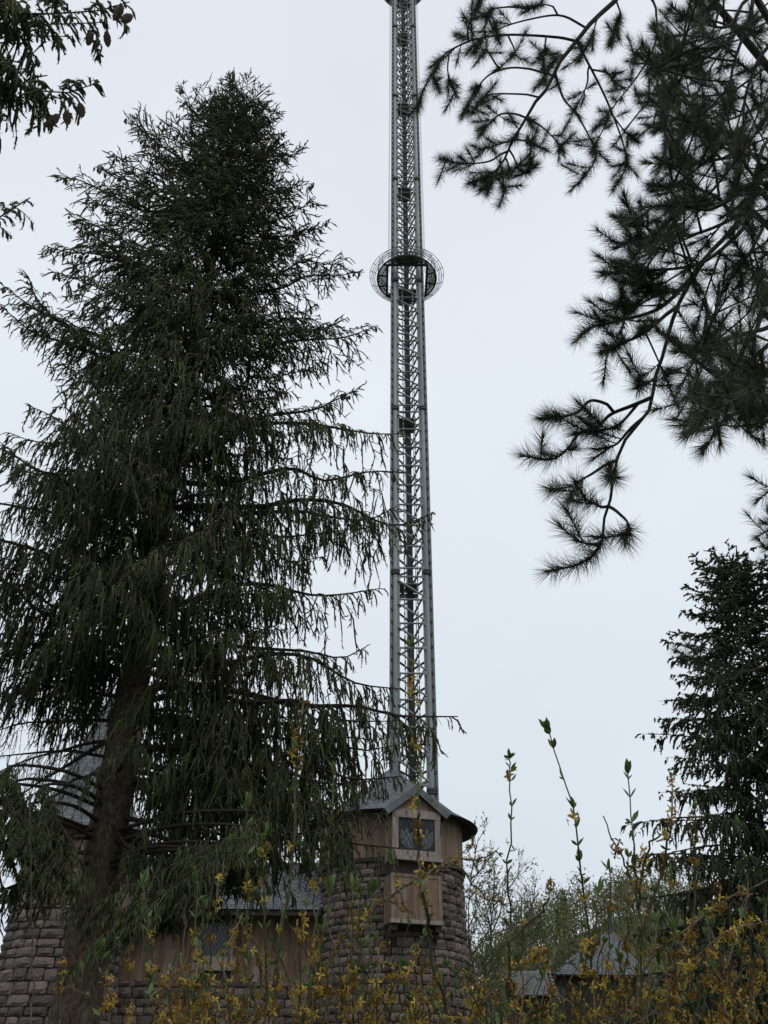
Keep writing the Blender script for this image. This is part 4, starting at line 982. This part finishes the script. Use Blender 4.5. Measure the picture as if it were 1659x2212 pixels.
# limb A, high up
A = lift(Z7([(1180,-260),(960,0),(860,90),(780,190),(700,290),(650,400),(590,470),(540,560),(490,640),(440,750),(400,790),(340,825),(290,840)]), 10.2, 8.8)
rootA = np.array([pb[0], pb[1], A[0][2] - 1.0]); AA = smooth(np.vstack([rootA, (rootA + A[0])/2 + UP*0.5, A]), 50)
wood(AA, 0.075, 0.008, 8); shoot(resample(A[-6:], 14), 700, 0.14); tufts(A, 16, lo=0.45)
for q, s_, f in (([(770,180),(620,165),(450,160),(320,180),(230,215),(165,260),(110,350),(70,430),(55,500)],7,.72), ([(800,110),(700,70),(560,90),(430,130),(330,190),(280,240)],4,.8),
              ([(620,325),(500,310),(420,325),(360,360),(310,430),(260,520)],4,.75), ([(600,435),(450,430),(380,435),(330,470)],3,.7), ([(540,530),(470,520),(420,530),(370,580),(335,625)],3,.7),
              ([(490,640),(430,660),(340,690)],2,.6), ([(450,690),(380,740),(250,750),(160,730)],4,.6), ([(500,640),(560,650),(640,690)],3,.4), ([(550,545),(620,580),(690,650),(720,700)],4,.7),
              ([(680,330),(720,450),(770,510),(830,610),(870,720),(800,830)],5,.72), ([(780,190),(850,320),(910,440),(960,560),(1000,680),(1010,760),(950,870)],6,.75), ([(940,510),(900,600),(850,690)],2,.7),
              ([(860,320),(930,340),(960,400)],3,.5), ([(830,300),(830,380),(790,470),(760,520)],2,.7), ([(1130,-40),(1150,120),(1130,230),(1060,350),(990,440),(900,550),(860,600)],5,.85), ([(1110,250),(1080,215),(1050,250),(1045,290)],1,.6),
              ([(640,170),(630,280),(640,380)],9,.3), ([(880,60),(850,170),(800,260)],4,.4), ([(1000,40),(960,130),(940,210)],5,.3), ([(700,40),(630,20),(560,40)],3,.5), ([(350,60),(400,90),(420,170)],2,.6),
              ([(430,330),(370,230),(350,250)],1,.7), ([(200,230),(190,330),(230,440)],2,.7), ([(270,150),(300,90),(330,40)],3,.4), ([(170,270),(120,330),(150,420)],1,.7), ([(520,30),(400,40),(370,80)],2,.6),
              ([(940,520),(1000,600),(1060,650)],3,.5), ([(1000,600),(1080,500),(1120,460)],3,.5), ([(470,170),(500,240),(480,260)],1,.7), ([(440,770),(380,830),(370,890)],2,.6), ([(400,800),(440,850),(450,880)],1,.5),
              ([(480,690),(520,780),(560,790)],4,.4), ([(460,720),(470,790),(430,800)],2,.4)):
    d = pg_.uniform(8.5, 9.8); spray(Z7(q), d + 0.3, d - 0.2, 0.011 + 0.0012*len(q), s_ + 2, f - 0.05, nl=0.122)
# limb E, nearer, the long hanging one
E = lift([(1760,300),(1690,350),(1631,400),(1584,494),(1537,541),(1476,636)] + Z8([(1090,130),(1060,260),(1010,400),(985,540),(970,610),(890,710),(820,800),(775,920),(755,1050),(735,1170),(705,1250),(695,1370),(650,1450),(560,1510),(400,1545)]), 7.2, 5.6)
rootE = np.array([pb[0], pb[1], E[0][2] + 0.3]); EE = smooth(np.vstack([rootE, E]), 70)
wood(EE, 0.048, 0.007, 8); shoot(resample(E[-11:], 20), 620, 0.15)
for q, s_, f in (([(985,540),(860,590),(740,640),(660,720),(560,745),(500,830),(400,900),(250,880)],3,.70), ([(900,580),(800,690),(700,730),(560,750)],4,.35), ([(760,600),(690,565),(620,560),(560,620),(470,650),(385,645)],1,.55), ([(930,660),(860,720),(790,800),(740,830),(660,885)],2,.6),
              ([(775,900),(700,940),(640,980),(560,1030),(520,1095)],2,.6), ([(735,1170),(690,1175),(640,1150),(600,1130)],1,.35), ([(735,1170),(790,1210),(850,1280),(830,1380)],2,.62), ([(690,1390),(620,1390),(555,1375)],1,.4),
              ([(1000,430),(950,460),(900,480)],3,.3), ([(760,1000),(755,1005),(745,1010)],0,.0)):
    d = pg_.uniform(5.8, 6.3); spray(Z8(q), d, d - 0.25, 0.012 + 0.001*len(q), s_ + 1, f, nl=0.145, dens=430)
# the dense mass towards the trunk
PD = 1.15
mass = [Z7(q) for q in ([(1659,300),(1500,420),(1350,520),(1150,570),(1050,640)], [(1659,700),(1500,720),(1380,740),(1250,760)], [(1640,880),(1500,1000),(1300,1080),(1100,1090),(960,1140)],
        [(1600,1000),(1400,1180),(1250,1230),(1080,1240),(910,1260)], [(1380,1160),(1250,1330),(1100,1320),(1000,1290)], [(1280,1310),(1150,1420),(980,1470),(850,1500),(780,1560)], [(1240,1400),(1100,1520),(980,1580),(900,1620)],
        [(1590,-40),(1580,60),(1500,300),(1480,450),(1450,560)], [(1330,-60),(1290,60),(1260,250),(1210,420),(1190,560),(1190,760)], [(1659,60),(1540,130),(1400,250),(1300,290),(1180,320)], [(1659,480),(1450,560),(1300,600),(1240,660)],
        [(1659,180),(1560,420),(1540,640),(1500,850)], [(1659,600),(1600,800),(1560,1000)], [(1500,420),(1380,440),(1150,430),(1060,440)], [(1659,1000),(1580,1150),(1500,1260)], [(1440,0),(1400,150),(1280,200),(1180,190)],
        [(1300,290),(1200,300),(1110,330)], [(1659,830),(1540,860),(1400,960),(1250,940),(1100,950)], [(1500,1000),(1420,900),(1250,850),(1200,860)], [(1560,-30),(1480,120),(1340,100),(1270,80)])]
N7 = len(mass)
mass += [Z8(q) for q in ([(1720,180),(1560,320),(1440,400),(1340,470),(1250,510),(1170,545)], [(1560,320),(1570,500),(1620,620),(1600,690)], [(1380,500),(1350,620),(1290,670),(1230,700)], [(1400,440),(1360,640),(1370,740)], [(1720,120),(1480,180),(1300,230),(1220,260)],
         [(1640,60),(1500,300),(1450,480),(1480,560)], [(1570,480),(1540,600),(1500,670)], [(1320,-20),(1290,180),(1330,330)], [(1720,330),(1640,400),(1610,470)])]
for mi_, q in enumerate(mass):
    PD = 1.55 if mi_ < N7 else 1.0
    d = pg_.uniform(6.8, 8.6)
    P = spray(q, d + 0.6, d - 0.3, 0.022, 8, 0.6, nl=0.11, dens=520)
    if q[0][0] > 1600:      # tie to the trunk
        rt = np.array([pb[0], pb[1], P[0][2] + pg_.uniform(-0.4, 0.4)]); wood(smooth(np.vstack([rt, (rt + P[0])/2 + UP*0.2, P[0]]), 12), 0.05, 0.024)
    for s in range(6):      # side sprays
        j = pg_.integers(len(P)//5, len(P) - 2); t = nrm(P[j+1] - P[j]); dd = nrm(t*0.5 + pg_.normal(size=3)*0.7 - UP*0.1); l = pg_.uniform(0.35, 0.8)
        Q = np.stack([P[j] + dd*l*u + UP*0.2*l*u*u*(1 if s % 2 else -1) for u in np.linspace(0, 1, 9)])
        px_ = project(Q[-1:])[0]; lim = np.interp(px_[1], [0, 440, 470, 700, 720, 930], [1425, 1400, 1290, 1260, 1440, 1460])
        if px_[0] < lim or px_[1] > 925: continue
        wood(Q, 0.011, 0.005, 4); shoot(resample(Q[5:], 8), nl=0.105); tufts(Q, 3, lo=0.4, nl=0.105)
# stray tufts low on the right
for q, d in (([(1790,980),(1700,1030),(1640,1078)], 8.0), ([(1790,1060),(1720,1110),(1638,1158)], 8.0), ([(1800,1380),(1620,1450),(1540,1440),(1500,1425),(1466,1408)], 7.4), ([(1790,1130),(1700,1150),(1655,1130)], 8.2), ([(1780,1150),(1690,1190),(1650,1182)], 8.0)):
    P = spray(q, d, d - 0.2, 0.018, 3, 0.55, nl=0.115)
    rt = np.array([pb[0], pb[1], P[0][2] + 0.3]); wood(smooth(np.vstack([rt, P[0]]), 8), 0.04, 0.018)
link('crown', fo.mesh('crown'), pine, M['pine'], 'stuff'); link('limbs', li.mesh('limbs'), pine, M['pine_limb'])
# ------------------------------------------------------------------ woodland on the hill
wg = np.random.default_rng(21)
fo = Foliage(wg)
n = 520
wx = wg.uniform(-25, 150, n); wy = wg.uniform(92, 185, n); wz = ground_z(wx, wy); wh = wg.uniform(6.5, 11, n)
B_ = np.stack([wx, wy, wz - 0.2], 1)
fo.tubes(np.stack([B_, B_ + UP*wh[:,None]*0.9], 1), np.tile([0.18, 0.05], (n,1)), 4)
k = 9; bi = np.repeat(np.arange(n), k); a = wg.uniform(0, 6.28, n*k); f = wg.uniform(0.25, 0.8, n*k)
p0 = B_[bi] + UP*(wh[bi]*f)[:,None]; d = np.stack([np.cos(a), np.sin(a), wg.uniform(0.6, 1.6, n*k)], 1); p1 = p0 + nrm(d)*(wh[bi]*0.33*(1.1 - f*0.6))[:,None]
fo.tubes(np.stack([p0, p1], 1), np.tile([0.06, 0.025], (n*k,1)), 3)
k = 200; bi = np.repeat(np.arange(n), k); q = wg.normal(size=(n*k,3)); q = nrm(q)*wg.random((n*k,1))**0.4
c = B_[bi] + UP*(wh[bi]*0.62)[:,None] + q*np.stack([wh[bi]*0.30, wh[bi]*0.30, wh[bi]*0.42], 1)
fo.needles(c, nrm(wg.normal(size=c.shape) + UP), 0.6, 0.26, 0.5, 0.6)
tag(link('woodland', fo.mesh('woodland'), None, M['woodland']), 'brown and pale green budding woodland covering the hillside beyond the pavilion', 'woodland', kind='stuff')

def deciduous(base, H, spread, label, seed, leaves, leaf_size, name='budding_tree', mleaf='bud'):
    g = np.random.default_rng(seed); base = np.array(base, float); t = thing(name, tuple(base), label, 'tree')
    pts = [base - UP*0.1] + [base + UP*H*u + np.array([g.normal()*0.1, g.normal()*0.1, 0]) for u in (0.25, 0.5, 0.75, 0.97)]
    P = smooth(np.array(pts), 20); li = Foliage(g); fo = Foliage(g)
    link('trunk', MB().tube([tuple(p) for p in P], list(np.linspace(1, 0.08, 20)*H*0.012), 8).mesh('trunk', True), t, M['twig'])
    def grow(par, L, cnt, ratio, up, r, n=6):
        b, T, i = li.sample(par, 1.0, 0.28); sel = g.choice(len(b), min(cnt, len(b)), replace=len(b) < cnt) if len(b) else []
        b, T = b[sel], T[sel]; K = len(b); rr = g.normal(size=(K,3)); d = nrm(T*ratio + nrm(rr) + UP*up); l = (L*g.uniform(0.5, 1.15, K))[:,None]
        u = np.linspace(0, 1, n)[None,:,None]; Q = b[:,None] + d[:,None]*l[:,None]*u + UP*0.18*l[:,None]*u*u + g.normal(size=(K,1,3))*0.06*l[:,None]*u*u
        li.tubes(Q, np.tile(np.linspace(1, 0.25, n)*r, (K,1)), 3); return Q
    def dense(par, m):   # many start points
        return np.repeat(par, m, 0)
    l1 = grow(dense(P[None], 6), spread, 22, 0.5, 0.5, H*0.0042)
    l2 = grow(dense(l1, 4), spread*0.5, 150, 0.8, 0.35, H*0.0020)
    l3 = grow(dense(l2, 6), spread*0.26, 560, 0.9, 0.3, H*0.0011, 4)
    if leaves:
        p, T_, i = fo.sample(l3, leaves, 0.2); fo.needles(p, nrm(T_ + g.normal(size=p.shape)*0.6), leaf_size, leaf_size*0.7, 0.6, 0.4)
        link('crown', fo.mesh('crown'), t, M[mleaf], 'stuff')
    link('limbs', li.mesh('limbs'), t, M['twig'])
for i, (x, y, Y, sp, lv, ls, lab) in enumerate(((1012, 1872, 45, 2.2, 9, .13, 'green-budded tree growing close against the stone turret wall'), (1062, 1925, 48, 2.2, 6, .12, 'thin pale-budded tree beside the green-budded tree past the turret'), (1120, 1975, 52, 2.0, 8, .13, 'low bushy budding tree next to the thin pale-budded one'),
        (1500, 1925, 60, 2.6, 8, .13, 'budding tree on the slope between the pavilion and the dark spruces'), (1420, 1965, 64, 2.6, 8, .13, 'rounded budding tree on the slope just past the pavilion roof'), (1165, 1985, 58, 2.2, 7, .12, 'small budding tree on the slope near the lean-to shed'))):
    p = at(x, y, Y); gz = float(ground_z(p.x, Y)); deciduous((p.x, Y, gz), p.z - gz, sp, lab, 60 + i, lv, ls)
p = at(352, 1838, 52); deciduous((p.x, 52, 0), p.z, 2.6, 'bare winter tree with fine twigs showing above the hall roof', 70, 0, 0, 'bare_tree')

# ------------------------------------------------------------------ forsythia in the foreground
fg = np.random.default_rng(77)
def petal_flower(seed, mkey, droop):
    r = random.Random(seed); V, F = [], []
    for k_ in range(4):
        a = math.pi/2*k_ + r.uniform(-.2,.2); c, s_ = math.cos(a), math.sin(a); tw = r.uniform(-.35,.35); w = r.uniform(0.14, 0.2); L = r.uniform(0.8, 1.1)
        prof_ = [(0.05, 0.04, 0), (0.35*L, w, 0.24 - droop*0.2), (0.75*L, w*0.9, 0.34 - droop*0.7), (1.0*L, 0.03, 0.30 - droop*1.1)]; b = len(V)
        for d_, hw, h in prof_:
            for sg in (-1, 1): V.append((c*d_ - s_*hw*sg, s_*d_ + c*hw*sg, h + sg*tw*hw))
        for j in range(3): F.append((b + 2*j, b + 2*j + 1, b + 2*j + 3, b + 2*j + 2))
    V += [(0.05,0,0.1), (-0.03,0.05,0.1), (-0.03,-0.05,0.1), (0,0,-0.25)]; b = len(V) - 4; F += [(b, b+1, b+3), (b+1, b+2, b+3), (b+2, b, b+3)]
    me = MB().add(V, F).mesh('flower'); me.materials.append(M[mkey]); return me
def leaf_mesh(seed):
    r = random.Random(seed); V, F = [], []; cur = r.uniform(0.05, 0.3); fold = r.uniform(0.3, 0.6)
    for u, w in ((0, 0.015), (0.12, 0.03), (0.35, 0.15), (0.6, 0.17), (0.85, 0.08), (1.0, 0.004)):
        z = cur*u*u; V += [(u, -w, z + w*fold), (u, 0, z), (u, w, z + w*fold)]
    for j in range(5):
        b = 3*j; F += [(b, b+1, b+4, b+3), (b+1, b+2, b+5, b+4)]
    me = MB().add(V, F).mesh('leaf'); me.materials.append(M['leaf']); return me
FL = [petal_flower(1, 'yellow', 0.1), petal_flower(2, 'yellow', 0.4), petal_flower(3, 'withered', 0.7), petal_flower(4, 'withered', 1.0), petal_flower(5, 'withered', 0.4)]
LF = [leaf_mesh(s) for s in range(4)]
Z3 = lambda q: [(1097.2 + x*0.3386, 1645.8 + y*0.3386) for x, y in q]
Z2 = lambda q: [(548.6 + x*0.3307, 1645.8 + y*0.3307) for x, y in q]
Z1 = lambda q: [(x*0.3307, 1645.8 + y*0.3307) for x, y in q]
# (points from low to high, flowers per metre, share of fresh yellow, leaf size, width)
canes = [
 (Z3([(30,1700),(10,1150),(12,1000),(0,760),(20,400),(15,100),(5,-20)]), 14, .5, .040, 1.0), (Z3([(560,1700),(520,1100),(490,900),(450,560),(400,250),(340,50),(262,-200)]), 8, .4, .045, 1.2),
 (Z3([(870,1700),(850,1100),(830,850),(800,520),(770,250),(765,80)]), 14, .5, .048, 1.2), (Z3([(840,1000),(800,780),(740,640),(670,490),(608,345)]), 42, .15, .012, .8),
 (Z3([(845,1000),(850,830),(880,600),(950,480),(1010,460)]), 45, .25, .02, .8), (Z3([(860,1200),(930,850),(1000,600),(1040,400),(1045,90)]), 36, .35, .03, .9), (Z3([(1010,1700),(1110,1400),(1160,1100),(1190,800),(1190,420),(1190,300)]), 26, .35, .03, 1.1),
 (Z3([(640,1750),(680,1659),(860,1350),(1050,1120),(1250,980),(1450,850),(1700,740)]), 50, .5, .02, 2.0), (Z3([(860,1700),(1000,1330),(1120,1130),(1180,1060)]), 30, .3, .02, 1.4), (Z3([(-160,1480),(0,1340),(150,1260),(220,1215),(300,1240)]), 70, .4, .02, 1.2),
 (Z3([(10,1150),(130,1040),(200,960),(260,880),(275,780)]), 40, .1, .024, .9), (Z3([(300,1700),(310,1200),(315,965)]), 20, .2, .022, .9), (Z3([(640,1700),(650,1200),(650,900),(650,690)]), 26, .4, .040, .8), (Z3([(1000,1500),(1060,1100),(1060,850),(1040,720)]), 28, .3, .034, .9),
 (Z3([(1150,1750),(1260,1650),(1420,1560),(1700,1450)]), 26, .5, .02, 1.7), (Z3([(420,1400),(470,1240),(560,1170),(590,1060)]), 70, .5, .02, .9), (Z3([(760,1700),(745,1300),(770,950),(765,790),(768,610)]), 20, .2, .03, .8), (Z3([(1500,1700),(1520,1000),(1530,700),(1480,560),(1465,410)]), 22, .4, .034, .9),
 (Z3([(1400,1700),(1380,1300),(1350,900),(1330,500)]), 26, .5, .02, .9), (Z3([(1000,1700),(1200,1250),(1400,1080),(1700,1000)]), 50, .5, .02, 1.1), (Z3([(560,1250),(565,950),(580,840)]), 10, .5, .05, .9),
 (Z2([(1250,1750),(1190,1440),(1150,1150),(1100,850),(1075,600),(1070,300),(1070,0),(1040,-320),(1022,-760)]), 30, .4, .036, 1.5), (Z2([(330,1500),(480,1320),(620,1100),(800,930),(950,840),(1100,750),(1200,690),(1350,610),(1430,500)]), 38, .3, .026, 1.3),
 (Z2([(1200,690),(1350,700),(1470,850),(1620,930)]), 44, .6, .03, 1.0), (Z2([(1340,640),(1470,640),(1560,590),(1600,600)]), 26, .3, .036, .8), (Z2([(540,1750),(630,1400),(640,1000),(660,830)]), 46, .45, .05, 1.2),
 (Z2([(140,1750),(170,1200),(230,800),(270,200),(285,0),(310,-250),(320,-470)]), 46, .4, .036, 1.5), (Z2([(330,1750),(430,1300),(390,900),(490,400),(520,60)]), 42, .5, .04, 1.2), (Z2([(720,1750),(760,1300),(750,1000),(770,860)]), 24, .4, .05, 1.0),
 (Z2([(700,1750),(700,1240),(690,900),(695,860)]), 30, .5, .05, 1.0), (Z2([(930,860),(940,780),(905,650)]), 10, .3, .05, .8), (Z2([(1380,1750),(1530,1530),(1660,1430)]), 24, .6, .02, 1.6), (Z2([(950,850),(1000,960),(1035,985)]), 12, .1, .015, .8), (Z2([(800,930),(870,900),(930,930),(1030,990)]), 40, .5, .02, .8),
 (Z2([(300,1750),(300,1200),(340,950)]), 60, .35, .03, 1.1), (Z2([(990,1750),(990,1450),(975,1350)]), 30, .6, .04, .9), (Z2([(1170,1750),(1190,1550),(1200,1480)]), 20, .4, .06, 1.0), (Z2([(60,1750),(70,1200),(60,700),(80,480)]), 46, .45, .045, 1.1), (Z2([(480,1500),(470,1080),(490,850)]), 30, .7, .055, 1.0),
 (Z1([(1010,1750),(990,1500),(980,1100),(935,800)]), 16, .3, .06, 1.0), (Z1([(1310,1750),(1300,1400),(1290,1200),(1290,780)]), 34, .4, .05, 1.1), (Z1([(1350,1750),(1360,1500),(1400,1000),(1450,700),(1500,520)]), 50, .5, .03, 1.2), (Z1([(1600,1750),(1610,900),(1610,300)]), 22, .4, .06, 1.3),
 (Z1([(860,1750),(850,1500),(845,1080)]), 18, .3, .02, .9), (Z1([(390,1750),(380,1659),(390,1400),(395,1330)]), 30, .7, .02, .9), (Z1([(650,1750),(600,1560),(500,1490),(430,1470)]), 34, .8, .02, .8), (Z1([(700,1750),(690,1500),(680,1380)]), 30, .7, .02, .8), (Z1([(810,1750),(820,1600),(840,1500)]), 40, .6, .02, .8),
 (Z1([(200,1750),(190,300),(195,220)]), 3, .2, .02, .8), (Z1([(640,1750),(660,1330),(650,1230)]), 6, .2, .045, .8)]
for i in range(215):      # the thicket that fills the shrubs
    x = fg.choice([fg.uniform(330, 820), fg.uniform(820, 1050), fg.uniform(1050, 1700)], p=[.31, .18, .51])
    top = np.interp(x, [330, 420, 800, 900, 1040, 1100, 1400, 1659], [2090, 1960, 1950, 2050, 2070, 2050, 2000, 1900]) + fg.uniform(0, 190)
    dx = fg.normal()*60
    canes.append(([(x - dx*0.6, 2330), (x - dx*0.3 + fg.normal()*10, 2230), (x + fg.normal()*14, top + 0.4*(2230 - top)), (x + dx*0.5, top)], fg.uniform(16, 58), fg.uniform(.25, .6), fg.choice([.015, .022, .034]), fg.uniform(.4, 0.9)))
SHR = [(210, 0.0), (470, 0.1), (690, -0.1), (900, 0.2), (1180, 0.0), (1420, 0.15), (1620, -0.05)]
labs = ['sparse forsythia with few yellow flowers at the foot of the big spruce', 'forsythia thick with withered ochre flowers in front of the hall window', 'forsythia with tall flower-strung canes in front of the hall roof end',
        'forsythia with one very tall cane rising past the bay window', 'forsythia with slender leafy canes standing against open sky beside the turret', 'forsythia with forked leafy canes in front of the slate pavilion', 'forsythia with a thick slanting cane in front of the slim-topped spruce']
shr = []
for (x, dy), lb in zip(SHR, labs):
    b = np.array([(x - 829.5)/1840*2.75, 3.0 + dy, 0.0]); shr.append((b, thing('forsythia_shrub', tuple(b), lb, 'shrub', 'forsythia shrubs along the foreground'), [], []))
done = []
def cane_depth(P): return float(-(CAMR.transposed() @ (Vector(P) - EYE)).z)
for pts, fpm, yel, lsz, wd in canes:
    low = pts[0]; joined = None
    if low[1] < 2212 and done:
        W = np.concatenate(done); q = project(W); d = np.hypot(q[:,0] - low[0], q[:,1] - low[1]); j = int(np.nanargmin(d))
        if d[j] < 90: joined = W[j]
    D0 = cane_depth(joined) if joined is not None else fg.uniform(2.35, 3.3)
    P = [np.array(atd(x, y, D0 + 0.03*i*fg.normal())) for i, (x, y) in enumerate(pts)]
    xm = pts[0][0]; si = int(np.argmin([abs(xm - s_[0]) for s_ in SHR])); b, root, FP, LP = shr[si]
    if joined is not None: P = np.vstack([joined, P[1:]])
    else:
        foot = b + np.array([fg.normal()*0.12, fg.normal()*0.12, -0.05]); P0 = P[0]
        if P0[2] < 0.5: P = P[1:]; P0 = P[0]
        mid = foot*0.45 + P0*0.55 + np.array([0, 0, 0.1]); P = np.vstack([foot, mid, P])
    Q = smooth(P, max(14, int(plen(np.array(P))/0.06))); N = len(Q)
    Q[1:-1] += fg.normal(size=(N-2,3))*0.0035
    done.append(Q); r0 = 0.0056*wd if joined is None else 0.0042*wd
    MB().tube([tuple(p) for p in Q], list(np.linspace(r0*1.2, 0.0019, N)), 5).build('cane', M['cane'], root)
    L = plen(Q); seg = np.diff(Q, axis=0)
    def pick(f):
        x = f*(N - 1); j = min(int(x), N - 2); return Q[j] + seg[j]*(x - j), nrm(seg[j])
    f0 = np.interp(1.55, Q[:,2], np.linspace(0, 1, N)) if Q[-1,2] > 1.6 and joined is None else 0.05
    nodes = max(1, int(fpm*L*(1 - f0)/3.2))
    for q in range(nodes):
        f = fg.uniform(f0, 0.985); p, t = pick(f)
        for s in range(fg.integers(1, 5)):
            r = fg.normal(size=3); r -= t*r.dot(t); r = nrm(r); up_ = nrm(r + t*0.25 - UP*0.45); sz = fg.uniform(0.012, 0.021)
            FP.append((p + r*fg.uniform(0.005, 0.02) + t*fg.normal()*0.008, up_, sz, (0 if fg.random() < 0.5 else 1) if fg.random() < yel else fg.integers(2, 5), f))
    nl_ = int(L*(1 - f0)/(0.055 if lsz > 0.035 else 0.09)) if lsz > 0.025 else int(L*(1 - f0)/0.3)
    for q in range(nl_):
        f = 1 - (1 - f0)*(q + 0.3)/max(nl_, 1)*0.9; p, t = pick(min(f, 0.999))
        if fg.random() < 0.15: continue
        r = fg.normal(size=3); r = nrm(r - t*r.dot(t))
        for sg in (1, -1):
            for e in range(1 + (fg.random() < 0.35)):
                LP.append((p, nrm(r*sg*0.75 + t*0.8 + fg.normal(size=3)*0.2), lsz*fg.uniform(0.5, 1.0)))
    if lsz > 0.02:
        p, t = pick(0.999)
        for e in range(fg.integers(4, 7)):
            r = fg.normal(size=3); LP.append((p, nrm(t*1.2 + nrm(r)*fg.uniform(0.2, 0.8)), lsz*fg.uniform(0.7, 1.2)))
for b, root, FP, LP in shr:
    if FP:
        pos = np.array([f[0] for f in FP]); Z = np.array([f[1] for f in FP]); X = nrm(np.cross(Z, fg.normal(size=Z.shape))); Y = np.cross(Z, X)
        sz = np.array([f[2] for f in FP])[:,None]; px_ = project(pos); inside = (px_[:,0] > 0) & (px_[:,0] < 1659) & (px_[:,1] < 2212)
        pieces(root, 'flower', FL, None, [int(f[3]) for f in FP], frame(pos, X, Y, Z, np.repeat(sz, 3, 1)), 180, np.where(inside, 0, 10) + np.linalg.norm(pos - np.array(EYE), axis=1) - 30*sz[:,0], 'blossom')
    if LP:
        pos = np.array([f[0] for f in LP]); X = np.array([f[1] for f in LP]); Y = nrm(np.cross(UP + fg.normal(size=X.shape)*0.4, X)); Z = np.cross(X, Y); sz = np.array([f[2] for f in LP])[:,None]
        px_ = project(pos); inside = (px_[:,0] > 0) & (px_[:,0] < 1659) & (px_[:,1] < 2212)
        pieces(root, 'leaf', LF, None, list(fg.integers(0, 4, len(LP))), frame(pos, X, Y, Z, np.repeat(sz, 3, 1)), 150, np.where(inside, 0, 10) - 30*sz[:,0], 'foliage')
